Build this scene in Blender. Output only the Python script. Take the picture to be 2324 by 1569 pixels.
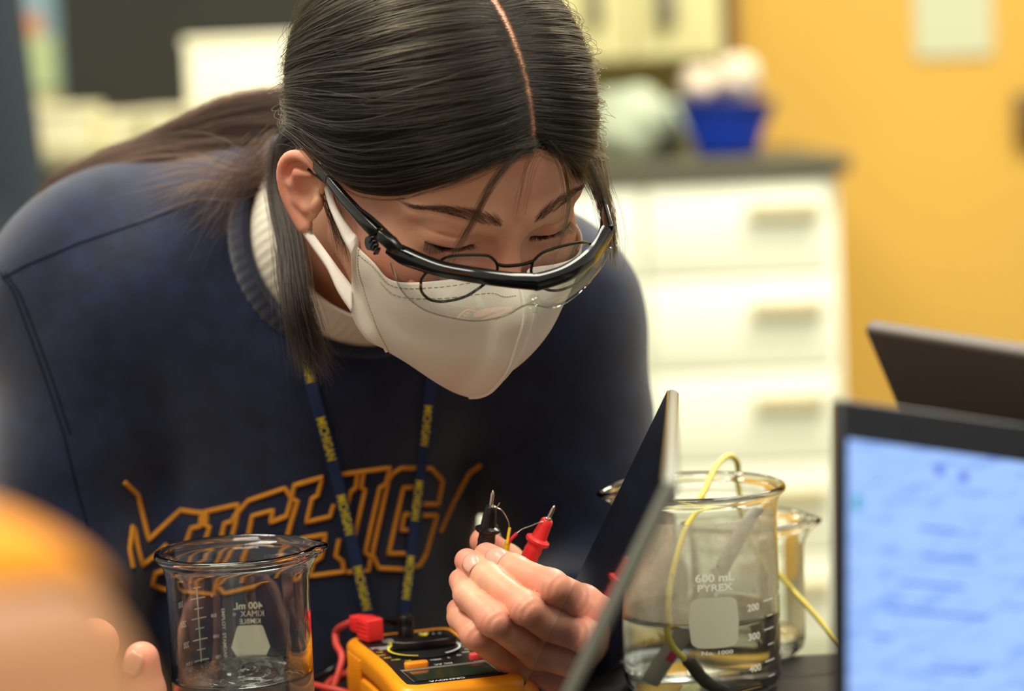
import bpy, bmesh, math, random
import numpy as np
from mathutils import Vector, Matrix, Euler
random.seed(7); rng = np.random.default_rng(7)
scene = bpy.context.scene
COL = scene.collection
for o in list(bpy.data.objects): bpy.data.objects.remove(o)

# ------------------------------------------------------------------ camera, world, lights, exposure
W, HT = 2324, 1569
LENS = 85.0
F = LENS / 36.0 * W                      # focal length in pixels of the full frame
TABLE = 0.76
CAM_Z = TABLE + 0.336
PITCH, ROLL = math.radians(5.8), math.radians(2.5)
_f = Vector((0, math.cos(PITCH), -math.sin(PITCH))); _r = Vector((1, 0, 0)); _u = _r.cross(_f)
_r2 = _r * math.cos(ROLL) - _u * math.sin(ROLL); _u2 = _r * math.sin(ROLL) + _u * math.cos(ROLL)
CAM = Matrix(((_r2.x, _u2.x, -_f.x, 0), (_r2.y, _u2.y, -_f.y, 0), (_r2.z, _u2.z, -_f.z, CAM_Z), (0, 0, 0, 1)))
cd = bpy.data.cameras.new('camera'); cam = bpy.data.objects.new('camera', cd); COL.objects.link(cam)
cam.matrix_world = CAM; cd.lens = LENS; cd.sensor_width = 36; cd.clip_start = 0.02
cd.dof.use_dof = True; cd.dof.focus_distance = 1.25; cd.dof.aperture_fstop = 4.2; cd.dof.aperture_blades = 0
scene.camera = cam
world = bpy.data.worlds.new('world'); scene.world = world; world.use_nodes = True
bg = world.node_tree.nodes['Background']; bg.inputs[0].default_value = (1.0, 0.95, 0.82, 1); bg.inputs[1].default_value = 0.50
vs = scene.view_settings
vs.view_transform = 'Standard'; vs.look = 'None'; vs.exposure = 0.0; vs.gamma = 1.0; vs.use_curve_mapping = False
try: scene.cycles.use_denoising = True
except Exception: pass
scene.cycles.max_bounces = 16; scene.cycles.transmission_bounces = 14; scene.cycles.transparent_max_bounces = 24
def area(name, loc, target, sx, sy, power, col=(1, 0.95, 0.81)):
    l = bpy.data.lights.new(name, 'AREA'); l.shape = 'RECTANGLE'; l.size = sx; l.size_y = sy; l.energy = power; l.color = col
    o = bpy.data.objects.new(name, l); COL.objects.link(o); o.location = loc
    o.rotation_euler = (Vector(target) - Vector(loc)).to_track_quat('-Z', 'Y').to_euler()
    return o
# fluorescent ceiling panels of the classroom, hung over the benches
area('ceiling_lamp', (-0.7, 1.75, 2.65), (-0.5, 1.6, 0), 1.2, 0.6, 58)
area('ceiling_lamp', (0.9, 1.15, 2.65), (0.7, 1.2, 0), 1.2, 0.6, 34)
area('ceiling_lamp', (-0.5, 0.1, 2.65), (-0.2, 0.9, 0.4), 1.2, 0.6, 36)
area('ceiling_lamp', (-1.2, 3.6, 2.65), (-1.2, 3.6, 0), 1.2, 0.6, 28)
area('ceiling_lamp', (1.0, 3.4, 2.65), (1.0, 3.5, 0), 1.2, 0.6, 85)

# ------------------------------------------------------------------ helpers
def P(px, py, d):                        # point seen at photo pixel (px, py) at depth d along the view axis
    return CAM @ Vector(((px - W / 2) / F * d, (HT / 2 - py) / F * d, -d))
CAMI = CAM.inverted()
def proj(v):
    c = CAMI @ Vector(v); return (W / 2 + F * c.x / -c.z, HT / 2 - F * c.y / -c.z, -c.z)
def Pz(px, py, z):                       # point on the horizontal plane z seen at the pixel
    a = CAM.translation; d = (P(px, py, 1.0) - a); return a + d * ((z - a.z) / d.z)
def empty(name, loc, label=None, cat=None, group=None):
    o = bpy.data.objects.new(name, None); COL.objects.link(o); o.location = loc; o.empty_display_size = 0.05
    if label: o['label'] = label
    if cat: o['category'] = cat
    if group: o['group'] = group
    return o
def tag(o, label=None, cat=None, group=None, kind=None):
    if label: o['label'] = label
    if cat: o['category'] = cat
    if group: o['group'] = group
    if kind: o['kind'] = kind
    return o
def root_loc(o):                         # world position of an object's origin (no rotation anywhere in the hierarchy)
    v = Vector((0, 0, 0))
    while o is not None:
        v += o.location
        if o.parent is not None: v += o.matrix_parent_inverse.translation
        o = o.parent
    return v
def link(name, data, mat, parent=None, smooth=True):
    o = bpy.data.objects.new(name, data); COL.objects.link(o)
    if mat is not None:
        data.materials.clear() if len(data.materials) else None
        data.materials.append(mat)
    if parent is not None:
        o.parent = parent; o.matrix_parent_inverse = Matrix.Translation(-root_loc(parent))
    if smooth and isinstance(data, bpy.types.Mesh) and len(data.polygons):
        data.polygons.foreach_set('use_smooth', np.ones(len(data.polygons), dtype=bool))
    return o
def meshdata(name, v, f):
    m = bpy.data.meshes.new(name); m.from_pydata([tuple(a) for a in v], [], [tuple(int(i) for i in a) for a in f]); m.update(); return m
def meshnp(name, v, q):                  # fast path for quads
    m = bpy.data.meshes.new(name); v = np.asarray(v, np.float32); q = np.asarray(q, np.int32)
    m.vertices.add(len(v)); m.vertices.foreach_set('co', v.ravel())
    k = q.shape[1]; m.loops.add(len(q) * k); m.loops.foreach_set('vertex_index', q.ravel())
    m.polygons.add(len(q)); m.polygons.foreach_set('loop_start', np.arange(0, len(q) * k, k, dtype=np.int32))
    m.update(calc_edges=True); m.validate(); return m
class MB:                                # mesh builder: collects shapes for ONE part
    def __init__(s): s.v = []; s.f = []
    def add(s, v, f):
        b = len(s.v); s.v += [tuple(a) for a in v]; s.f += [tuple(i + b for i in a) for a in f]; return s
    def box(s, x0, x1, y0, y1, z0, z1, M=None):
        v = [Vector((x, y, z)) for x in (x0, x1) for y in (y0, y1) for z in (z0, z1)]
        if M is not None: v = [M @ a for a in v]
        return s.add(v, [(0, 1, 3, 2), (4, 6, 7, 5), (0, 4, 5, 1), (2, 3, 7, 6), (0, 2, 6, 4), (1, 5, 7, 3)])
    def tube(s, pts, r, n=10, cap=True):
        pts = [Vector(p) for p in pts]; N = len(pts); rs = r if hasattr(r, '__len__') else [r] * N
        t = [(pts[min(i + 1, N - 1)] - pts[max(i - 1, 0)]).normalized() for i in range(N)]
        a = t[0].orthogonal().normalized(); V = []; Fc = []
        for i in range(N):
            a = (a - t[i] * a.dot(t[i])).normalized(); b = t[i].cross(a)
            for k in range(n):
                w = 2 * math.pi * k / n; V.append(pts[i] + (a * math.cos(w) + b * math.sin(w)) * rs[i])
        for i in range(N - 1):
            for k in range(n): Fc.append((i * n + k, i * n + (k + 1) % n, (i + 1) * n + (k + 1) % n, (i + 1) * n + k))
        if cap: Fc.append(tuple(range(n - 1, -1, -1))); Fc.append(tuple((N - 1) * n + k for k in range(n)))
        return s.add(V, Fc)
    def lathe(s, prof, n=48, M=None, close=False):   # prof: (r, z) pairs
        V = []; Fc = []; N = len(prof)
        for r, z in prof:
            for k in range(n):
                w = 2 * math.pi * k / n; p = Vector((r * math.cos(w), r * math.sin(w), z)); V.append(M @ p if M is not None else p)
        for i in range(N if close else N - 1):
            j = (i + 1) % N
            for k in range(n): Fc.append((i * n + k, i * n + (k + 1) % n, j * n + (k + 1) % n, j * n + k))
        return s.add(V, Fc)
    def disc(s, r, z, n=48, M=None, up=True):
        v = [Vector((r * math.cos(2 * math.pi * k / n), r * math.sin(2 * math.pi * k / n), z)) for k in range(n)]
        if M is not None: v = [M @ a for a in v]
        return s.add(v, [tuple(range(n)) if up else tuple(range(n - 1, -1, -1))])
    def prism(s, poly, z0, z1, M=None):  # polygon in xy, extruded
        n = len(poly); v = [Vector((x, y, z0)) for x, y in poly] + [Vector((x, y, z1)) for x, y in poly]
        if M is not None: v = [M @ a for a in v]
        return s.add(v, [tuple(range(n - 1, -1, -1)), tuple(range(n, 2 * n))] + [(i, (i + 1) % n, n + (i + 1) % n, n + i) for i in range(n)])
    def grid(s, rows):                   # rows of points -> quads
        R, C = len(rows), len(rows[0]); V = [p for r in rows for p in r]
        return s.add(V, [(i * C + j, i * C + j + 1, (i + 1) * C + j + 1, (i + 1) * C + j) for i in range(R - 1) for j in range(C - 1)])
    def build(s, name, mat, parent=None, smooth=True, bevel=0, seg=2, solid=0, sub=0, edge=None):
        m = meshdata(name, s.v, s.f)
        bm = bmesh.new(); bm.from_mesh(m); bmesh.ops.recalc_face_normals(bm, faces=bm.faces); bm.to_mesh(m); bm.free()
        o = link(name, m, mat, parent, smooth)
        if solid: q = o.modifiers.new('solid', 'SOLIDIFY'); q.thickness = solid; q.offset = 0
        if bevel: q = o.modifiers.new('bevel', 'BEVEL'); q.width = bevel; q.segments = seg; q.limit_method = 'ANGLE'; q.angle_limit = 0.6
        if sub: q = o.modifiers.new('sub', 'SUBSURF'); q.levels = sub; q.render_levels = sub
        if edge is not None or (smooth and not sub and not bevel):
            try: m.set_sharp_from_angle(angle=edge or 0.7)
            except Exception: pass
        return o
def spline(pts, n):                      # Catmull-Rom through the points, n samples
    p = np.array([list(a) for a in pts], float); p = np.vstack([2 * p[0] - p[1], p, 2 * p[-1] - p[-2]])
    t = np.linspace(0, len(p) - 3 - 1e-6, n); i = t.astype(int); u = (t - i)[:, None]
    a, b, c, d = p[i], p[i + 1], p[i + 2], p[i + 3]
    return 0.5 * (2 * b + (c - a) * u + (2 * a - 5 * b + 4 * c - d) * u ** 2 + (3 * b - a - 3 * c + d) * u ** 3)

# ------------------------------------------------------------------ materials
def srgb(r, g, b):
    f = lambda c: (c / 255 / 12.92) if c / 255 <= 0.04045 else ((c / 255 + 0.055) / 1.055) ** 2.4
    return (f(r), f(g), f(b), 1)
def mat(name, col, rough=0.5, metal=0.0, spec=0.5, noise=0.0, nscale=20.0, bump=0.0, bscale=200.0, sss=0.0, sheen=0.0, coat=0.0,
        trans=0.0, ior=1.45, alpha=1.0, emit=None, estr=0.0, col2=None, detail=3):
    m = bpy.data.materials.new(name); m.use_nodes = True; nt = m.node_tree; b = nt.nodes['Principled BSDF']; I = b.inputs
    I['Base Color'].default_value = col; I['Roughness'].default_value = rough; I['Metallic'].default_value = metal
    I['Specular IOR Level'].default_value = spec; I['IOR'].default_value = ior; I['Alpha'].default_value = alpha
    if trans: I['Transmission Weight'].default_value = trans
    if sss: I['Subsurface Weight'].default_value = sss; I['Subsurface Radius'].default_value = (1, 0.35, 0.2); I['Subsurface Scale'].default_value = 0.006
    if sheen: I['Sheen Weight'].default_value = sheen; I['Sheen Roughness'].default_value = 0.5
    if coat: I['Coat Weight'].default_value = coat; I['Coat Roughness'].default_value = 0.1
    if emit is not None: I['Emission Color'].default_value = emit; I['Emission Strength'].default_value = estr
    tc = nt.nodes.new('ShaderNodeTexCoord')
    if noise or col2:
        n = nt.nodes.new('ShaderNodeTexNoise'); n.inputs['Scale'].default_value = nscale; n.inputs['Detail'].default_value = detail
        nt.links.new(tc.outputs['Object'], n.inputs['Vector'])
        mx = nt.nodes.new('ShaderNodeMix'); mx.data_type = 'RGBA'
        mr = nt.nodes.new('ShaderNodeMapRange'); mr.inputs[1].default_value = 0.35; mr.inputs[2].default_value = 0.65
        nt.links.new(n.outputs['Fac'], mr.inputs[0]); nt.links.new(mr.outputs[0], mx.inputs['Factor'])
        mx.inputs['A'].default_value = col
        mx.inputs['B'].default_value = col2 if col2 else tuple(c * (1 - noise) for c in col[:3]) + (1,)
        nt.links.new(mx.outputs['Result'], I['Base Color'])
    if bump:
        n2 = nt.nodes.new('ShaderNodeTexNoise'); n2.inputs['Scale'].default_value = bscale; n2.inputs['Detail'].default_value = 4
        nt.links.new(tc.outputs['Object'], n2.inputs['Vector'])
        bp = nt.nodes.new('ShaderNodeBump'); bp.inputs['Strength'].default_value = bump; bp.inputs['Distance'].default_value = 0.001
        nt.links.new(n2.outputs['Fac'], bp.inputs['Height']); nt.links.new(bp.outputs['Normal'], I['Normal'])
    return m
M = {}
M['skin'] = mat('skin', srgb(228, 174, 142), 0.42, sss=0.22, col2=srgb(218, 154, 126), nscale=45, bump=0.12, bscale=900, spec=0.4)
M['skin2'] = mat('tan_skin', srgb(182, 128, 88), 0.45, sss=0.15, noise=0.06, nscale=30)
M['nail'] = mat('nail', srgb(226, 166, 146), 0.35, sss=0.2, coat=0.15)
M['navy'] = mat('navy_fleece', srgb(28, 36, 60), 0.95, sheen=0.3, spec=0.1, col2=srgb(22, 27, 46), nscale=70, bump=0.5, bscale=1400)
M['navy_line'] = mat('navy_stitch', srgb(16, 20, 34), 0.95, spec=0.1)
M['gold'] = mat('gold_embroidery', srgb(214, 140, 28), 0.75, noise=0.2, nscale=900, bump=0.6, bscale=1500)
M['navy_fill'] = mat('navy_print', srgb(22, 30, 62), 0.9, spec=0.15, bump=0.3, bscale=1200)
M['ribwhite'] = mat('cream_knit', srgb(236, 228, 206), 0.9, noise=0.05, nscale=60, bump=0.4, bscale=700, sheen=0.2)
M['mask'] = mat('mask_nonwoven', srgb(236, 226, 210), 0.85, sss=0.1, bump=0.15, bscale=1500, spec=0.25)
M['loop'] = mat('mask_band', srgb(240, 232, 220), 0.85, bump=0.15, bscale=1800, spec=0.25)
M['stitch'] = mat('stitch_thread', srgb(176, 164, 142), 0.8)
M['black'] = mat('black_plastic', srgb(14, 15, 15), 0.25, spec=0.5)
M['blackgloss'] = mat('black_gloss_plastic', srgb(10, 12, 12), 0.16, spec=0.5, coat=0.5, noise=0.3, nscale=160)
M['lens'] = mat('clear_lens', (1, 1, 1, 1), 0.0, trans=1.0, ior=1.12)
def thinglass(name, tint=(1, 1, 1, 1), base=0.04, k=0.6):    # thin clear sheet: mostly transparent, more mirror at grazing angles
    m = bpy.data.materials.new(name); m.use_nodes = True; nt = m.node_tree; nt.nodes.clear(); N = nt.nodes.new
    out = N('ShaderNodeOutputMaterial'); t = N('ShaderNodeBsdfTransparent'); g = N('ShaderNodeBsdfGlossy'); lw = N('ShaderNodeLayerWeight'); mx = N('ShaderNodeMixShader')
    t.inputs[0].default_value = tint; g.inputs['Roughness'].default_value = 0.03; lw.inputs[0].default_value = 0.5
    pw = N('ShaderNodeMath'); pw.operation = 'POWER'; pw.inputs[1].default_value = 4.0; nt.links.new(lw.outputs['Facing'], pw.inputs[0])
    mu = N('ShaderNodeMath'); mu.operation = 'MULTIPLY_ADD'; mu.inputs[1].default_value = k; mu.inputs[2].default_value = base; nt.links.new(pw.outputs[0], mu.inputs[0])
    nt.links.new(mu.outputs[0], mx.inputs[0]); nt.links.new(t.outputs[0], mx.inputs[1]); nt.links.new(g.outputs[0], mx.inputs[2]); nt.links.new(mx.outputs[0], out.inputs[0]); return m
M['lens'] = thinglass('clear_polycarbonate', (0.97, 0.98, 0.95, 1), 0.12, 0.6)
M['lens2'] = thinglass('coated_spectacle_lens', (0.96, 0.95, 0.98, 1), 0.05, 0.5)
M['steel'] = mat('steel', srgb(190, 185, 178), 0.25, metal=1.0)
M['darkmetal'] = mat('dark_metal', srgb(46, 44, 36), 0.25, metal=0.9)
# ------------------------------------------------------------------ signed-distance modelling for bodies and cloth
def smin(a, b, k):
    h = np.clip(0.5 + 0.5 * (b - a) / k, 0, 1); return b + (a - b) * h - k * h * (1 - h)
def smax(a, b, k): return -smin(-a, -b, k)
def ell(p, c, r):
    r = np.asarray(r, np.float32); q = (p - np.asarray(c, np.float32)) / r; k0 = np.sqrt((q * q).sum(1)); q = q / r; k1 = np.sqrt((q * q).sum(1)) + 1e-9
    return k0 * (k0 - 1) / k1
def cap(p, a, b, ra, rb=None):
    a = np.asarray(a, np.float32); b = np.asarray(b, np.float32); rb = ra if rb is None else rb
    ba = b - a; pa = p - a; t = np.clip(pa @ ba / (ba @ ba + 1e-12), 0, 1)
    q = pa - t[:, None] * ba; return np.sqrt((q * q).sum(1)) - (ra + (rb - ra) * t)
def sph(p, c, r): q = p - np.asarray(c, np.float32); return np.sqrt((q * q).sum(1)) - r
def chain(p, pts, rs, k):
    d = None
    for i in range(len(pts) - 1):
        e = cap(p, pts[i], pts[i + 1], rs[i], rs[i + 1]); d = e if d is None else smin(d, e, k)
    return d
def evalc(f, pts, n=400000):
    return np.concatenate([f(pts[i:i + n]) for i in range(0, len(pts), n)]) if len(pts) else np.zeros(0, np.float32)
def mesh_sdf(f, lo, hi, h, B=8, margin=1.6, newton=2):
    lo = np.asarray(lo, np.float32); hi = np.asarray(hi, np.float32)
    nb = np.ceil((hi - lo) / (h * B)).astype(int); n = nb * B
    ci = np.stack(np.meshgrid(*[np.arange(k) for k in nb], indexing='ij'), -1).reshape(-1, 3)
    dc = evalc(f, (lo + (ci + 0.5) * h * B - h * 0.5).astype(np.float32))
    G = np.repeat(np.repeat(np.repeat(np.sign(dc).reshape(nb).astype(np.float32) * 1e3, B, 0), B, 1), B, 2)
    near = np.abs(dc) < h * B * 0.87 * margin; cn = ci[near]
    loc = np.stack(np.meshgrid(*[np.arange(B)] * 3, indexing='ij'), -1).reshape(-1, 3)
    idx = (cn[:, None, :] * B + loc[None]).reshape(-1, 3)
    G[idx[:, 0], idx[:, 1], idx[:, 2]] = evalc(f, (lo + idx * h).astype(np.float32))
    S = G < 0
    c8 = [(i, j, k) for i in (0, 1) for j in (0, 1) for k in (0, 1)]
    sl = lambda A, o: A[o[0]:A.shape[0] - 1 + o[0], o[1]:A.shape[1] - 1 + o[1], o[2]:A.shape[2] - 1 + o[2]]
    cnt = sum(sl(S, o).astype(np.int8) for o in c8); act = (cnt > 0) & (cnt < 8)
    cells = np.argwhere(act); vid = -np.ones(act.shape, np.int32); vid[tuple(cells.T)] = np.arange(len(cells))
    acc = np.zeros((len(cells), 3), np.float32); w = np.zeros(len(cells), np.float32)
    for a in range(8):
        for ax in range(3):
            o = c8[a]
            if o[ax]: continue
            o2 = list(o); o2[ax] = 1
            g0 = G[tuple((cells + o).T)]; g1 = G[tuple((cells + o2).T)]; cr = (g0 < 0) != (g1 < 0)
            t = np.where(cr, g0 / np.where(cr, g0 - g1, 1), 0); pt = np.tile(np.array(o, np.float32), (len(cells), 1)); pt[:, ax] = t
            acc += pt * cr[:, None]; w += cr
    v = lo + (cells + acc / w[:, None]) * h
    quads = []
    for ax in range(3):
        b, c = (ax + 1) % 3, (ax + 2) % 3
        s0 = [slice(1, -1)] * 3; s0[ax] = slice(0, -1); s1 = list(s0); s1[ax] = slice(1, None)
        A0 = S[tuple(s0)]; A1 = S[tuple(s1)]
        e = np.argwhere(A0 != A1); off = np.ones(3, int); off[ax] = 0; base = e + off
        fl = A0[tuple(e.T)]
        def cell(db, dc):
            q = base.copy(); q[:, b] -= db; q[:, c] -= dc; return vid[tuple(q.T)]
        q = np.stack([cell(1, 1), cell(0, 1), cell(0, 0), cell(1, 0)], 1)
        q[~fl] = q[~fl][:, ::-1]; quads.append(q)
    q = np.concatenate(quads); q = q[(q >= 0).all(1)]
    for _ in range(newton):
        d = evalc(f, v.astype(np.float32)); e = h * 0.4; g = np.zeros_like(v)
        for ax in range(3):
            dv = np.zeros(3, np.float32); dv[ax] = e
            g[:, ax] = (evalc(f, (v + dv).astype(np.float32)) - evalc(f, (v - dv).astype(np.float32))) / (2 * e)
        st = d[:, None] * g / np.maximum((g * g).sum(1, keepdims=True), 0.05)
        ln = np.sqrt((st * st).sum(1, keepdims=True)); v = v - st * np.minimum(1, h * 0.6 / np.maximum(ln, 1e-9))
    return v, q
def xform(Mx, v):
    A = np.array(Mx); return v @ A[:3, :3].T + A[:3, 3]

# ------------------------------------------------------------------ head frame: x her left, y forward, z up, millimetres
def head_matrix(yaw, pitch, roll, t, s):
    B = Matrix(((1, 0, 0), (0, 0, 1), (0, 1, 0)))
    R = Matrix.Rotation(roll, 3, 'Z') @ Matrix.Rotation(yaw, 3, 'Y') @ Matrix.Rotation(pitch, 3, 'X') @ B
    A = R.to_4x4() @ Matrix.Scale(s * 0.001, 4); A.translation = Vector(t) * s
    return CAM @ A
HS = 0.95
HM = head_matrix(math.radians(29.3), math.radians(42.5), math.radians(9.2), (-0.0459, 0.0927, -1.3692), HS)
HMI = HM.inverted()
def H(x, y, z): return HM @ Vector((x, y, z))
def hray(px, py):                        # viewing ray of a pixel in head coordinates
    o = HMI @ CAM.translation; d = (HMI @ P(px, py, 1.0)) - o; return o, d.normalized()
def hit_cyl(px, py, a, b, cy, tilt=0.0): # pixel onto an elliptic cylinder round the face (axis z, tilted)
    o, d = hray(px, py); T = Matrix.Rotation(tilt, 3, 'X'); o = T @ o; d = T @ d
    ox, oy = o.x / a, (o.y - cy) / b; dx, dy = d.x / a, d.y / b
    A = dx * dx + dy * dy; Bq = ox * dx + oy * dy; C = ox * ox + oy * oy - 1; D = Bq * Bq - A * C
    t = (-Bq - math.sqrt(max(D, 0))) / A
    return T.inverted() @ (o + d * t)

person = empty('person', (P(660, 1250, 1.55).x, P(660, 1250, 1.55).y, 0),
    'person with dark ponytail leaning over the bench in a navy sweatshirt, white mask and eyewear', 'person')

# ---- skin of the head
NB = P(790, 560, 1.43)                   # base of the neck
NBL = HMI @ NB
EYE = (31.5, 66.5, 19.5)
def lash_z(ax): u = (ax - 31.5) / 14.5; return 17.6 - 2.2 * (1 - u * u) + 1.2 * u
def head_sdf(p):
    ax = np.abs(p[:, 0]); q = p.copy(); q[:, 0] = ax; y, z = p[:, 1], p[:, 2]
    d = ell(p, (0, -5, 48), (73, 92, 80))
    d = smin(d, ell(p, (0, 44, -18), (58, 45, 64)), 28)
    d = smin(d, ell(q, (44, 50, -6), (20, 20, 20)), 18)
    d = smin(d, sph(p, (0, 72, -64), 14), 22); d = smin(d, cap(q, (48, 5, -26), (18, 58, -56), 12, 12), 24)
    d = smin(d, cap(q, (11, 81, 33), (46, 64, 35), 6.0, 7.0), 12)                 # brow
    d = smin(d, cap(p, (0, 82, 22), (0, 101, -10), 4.5, 7.5), 12)                # nose
    d = smin(d, sph(p, (0, 103, -14), 9.5), 7); d = smin(d, sph(q, (11, 96, -18), 7), 6)
    d = smax(d, -ell(q, (19, 90, 17), (9, 9, 8)), 9)                              # inner eye hollow
    lid = ell(q, EYE, (17.0, 14.0, 13.0))
    d = smin(d, lid, 6)
    zs = lash_z(ax); u = np.clip((ax - 31.5) / 14.5, -1, 1); w = np.where(np.abs(ax - 31.5) < 15, 1 - u * u, 0)
    d = d + 0.9 * np.exp(-((z - zs - 7.5 - 1.5 * w) / 1.1) ** 2) * np.exp(-((ax - 32) / 12) ** 2) * (y > 55)   # lid crease
    d = d + 0.5 * np.exp(-((z - zs + 7.0) / 1.8) ** 2) * np.exp(-((ax - 28) / 12) ** 2) * (y > 55)             # under-eye line
    slit = np.maximum(np.abs(z - zs) - (1.9 * w - 0.15), 63 - y)
    d = smax(d, -slit, 0.8)
    # ears
    m = ax > 55
    if m.any():
        e = q[m]
        hel = [(72, 2, 3), (73, 7, 10), (75.5, 7, 18), (79, 1, 23), (83, -7, 23.5), (86, -14, 18), (87, -17, 8), (85, -14, -4), (80, -7, -14), (75.5, -1, -20)]
        hs = spline(hel, 26); b = chain(e, [tuple(a) for a in hs], list(np.interp(np.linspace(0, 9, 26), range(10), [1.6, 2.0, 2.5, 2.9, 3.0, 3.0, 2.8, 2.8, 3.6, 4.8])), 0.05)
        pl = ell((e - np.array((77.5, -6, 2), np.float32)) @ ER, (0, 0, 0), (3.0, 13.5, 22))
        pl = smax(pl, -ell(e, (82.5, 0, 1), (7, 6.5, 8.5)), 3)
        b = smin(b, pl, 2.5)
        b = smin(b, chain(e, [(78, 0, 15), (82.5, -7, 12), (83, -9.5, 3), (80, -6.5, -6), (77, -1, -9)], [1.6, 2.4, 2.4, 2.2, 2.0], 2.5), 3)
        b = smin(b, ell(e, (74.5, 6.0, -2), (3.6, 2.6, 5.0)), 3)
        dm = d[m]; d[m] = smin(dm, b, 4)
    nk = cap(p, (0, -24, -28), tuple(NBL), 46, 54)
    d = smin(d, nk, 16)
    return d
_n = Vector((0.86, 0.5, 0.05)).normalized(); _v = Vector((0.06, -0.12, 1)); _v = (_v - _n * _v.dot(_n)).normalized(); _uu = _v.cross(_n)
ER = np.array([[_n.x, _uu.x, _v.x], [_n.y, _uu.y, _v.y], [_n.z, _uu.z, _v.z]], np.float32)
lo = np.minimum([-100, -110, -105], np.array(NBL) - 60); hi = np.maximum([100, 122, 136], np.array(NBL) + 60)
hv, hq = mesh_sdf(head_sdf, lo, hi, 1.25)
head_v = xform(HM, hv)
# ---- hands
def hand_chain(p, pts, rs): return chain(p, pts, rs, 0.004)
def PP(lst): return [tuple(P(*a)) for a in lst]
LH = dict(
    index=(PP([(1104, 1262, 1.196), (1166, 1294, 1.180), (1250, 1331, 1.165), (1318, 1366, 1.190)]), [.0068, .0074, .0082, .0088]),
    middle=(PP([(1060, 1274, 1.192), (1108, 1312, 1.176), (1192, 1380, 1.158), (1272, 1434, 1.184)]), [.0065, .0072, .0081, .0088]),
    ring=(PP([(1046, 1318, 1.190), (1062, 1352, 1.176), (1120, 1408, 1.158), (1222, 1482, 1.192)]), [.0062, .0068, .0077, .0085]),
    pinky=(PP([(1040, 1385, 1.196), (1046, 1402, 1.184), (1078, 1440, 1.168), (1176, 1512, 1.205)]), [.0060, .0064, .0070, .0080]),
    thumb=(PP([(1098, 1230, 1.222), (1150, 1275, 1.235), (1225, 1350, 1.248), (1290, 1410, 1.262)]), [.0072, .0084, .0098, .0140]),
)
HK = 1.072                               # the held hand stands a little beyond the meter's near corner
LH = {k: ([tuple(CAM.translation + (Vector(q) - CAM.translation) * HK) for q in pts], [r * HK * (0.97 if k != 'thumb' else 1) for r in rs]) for k, (pts, rs) in LH.items()}
LWR = P(1288, 1455, 1.405)
def lhand_sdf(p):
    d = None
    for k, (pts, rs) in LH.items():
        e = hand_chain(p, pts, rs); d = e if d is None else smin(d, e, 0.0005)
    mc = [LH[k][0][3] for k in ('index', 'middle', 'ring', 'pinky')]
    for a in mc: d = smin(d, cap(p, a, tuple(LWR), 0.0088, 0.017), 0.004)
    d = smin(d, cap(p, LH['thumb'][0][3], tuple(LWR), 0.013, 0.017), 0.012)
    for k in ('index', 'middle', 'ring', 'pinky'):           # knuckle bumps and joint creases
        pts, rs = LH[k]; c = np.array(pts[2]); q = p - c
        cam_dir = np.array(CAM.translation) - c; cam_dir /= np.linalg.norm(cam_dir)
        d = smin(d, sph(p, c + cam_dir * (rs[2] * 0.22), rs[2] * 0.82), 0.003)
        a, b = np.array(pts[1]), np.array(pts[0]); ax = (b - a) / np.linalg.norm(b - a); s = (p - a) @ ax
        near = np.exp(-(((p - a) ** 2).sum(1)) / (rs[1] * 1.5) ** 2)
        a2, b2_ = np.array(pts[1]), np.array(pts[2]); ax2 = (b2_ - a2) / np.linalg.norm(b2_ - a2); s2 = (p - b2_) @ ax2
        near2 = np.exp(-(((p - b2_ - cam_dir * rs[2]) ** 2).sum(1)) / (rs[2] * 0.8) ** 2)
        d = d + 0.00028 * near2 * np.cos(s2 / 0.00050)
        d = d + 0.0005 * near * np.cos(s / 0.0011) * np.exp(-(s / 0.0022) ** 2)
    return d
RH = dict(
    index=(PP([(150, 1700, 1.16), (190, 1560, 1.165), (212, 1462, 1.18), (120, 1520, 1.24)]), [.010, .0105, .0118, .012]),
    thumb=(PP([(322, 1496, 1.185), (330, 1570, 1.19), (322, 1680, 1.20), (240, 1720, 1.22)]), [.0085, .0095, .0095, .0105]),
    middle=(PP([(70, 1700, 1.17), (110, 1580, 1.18), (120, 1490, 1.20), (60, 1540, 1.25)]), [.010, .0105, .0115, .012]),
)
RWR = P(30, 1640, 1.30)
def rhand_sdf(p):
    d = None
    for k, (pts, rs) in RH.items():
        e = hand_chain(p, pts, rs); d = e if d is None else smin(d, e, 0.0022)
    for k in RH: d = smin(d, cap(p, RH[k][0][3], tuple(RWR), 0.012, 0.024), 0.008)
    return d
def bounds(*ptsets, pad=0.03):
    a = np.array([list(q) for s in ptsets for q in s]); return a.min(0) - pad, a.max(0) + pad
lo, hi = bounds(*[v[0] for v in LH.values()], [LWR]); lv, lq = mesh_sdf(lhand_sdf, lo, hi, 0.0011)
lo, hi = bounds(*[v[0] for v in RH.values()], [RWR]); rv, rq = mesh_sdf(rhand_sdf, lo, hi, 0.0014)

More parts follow.
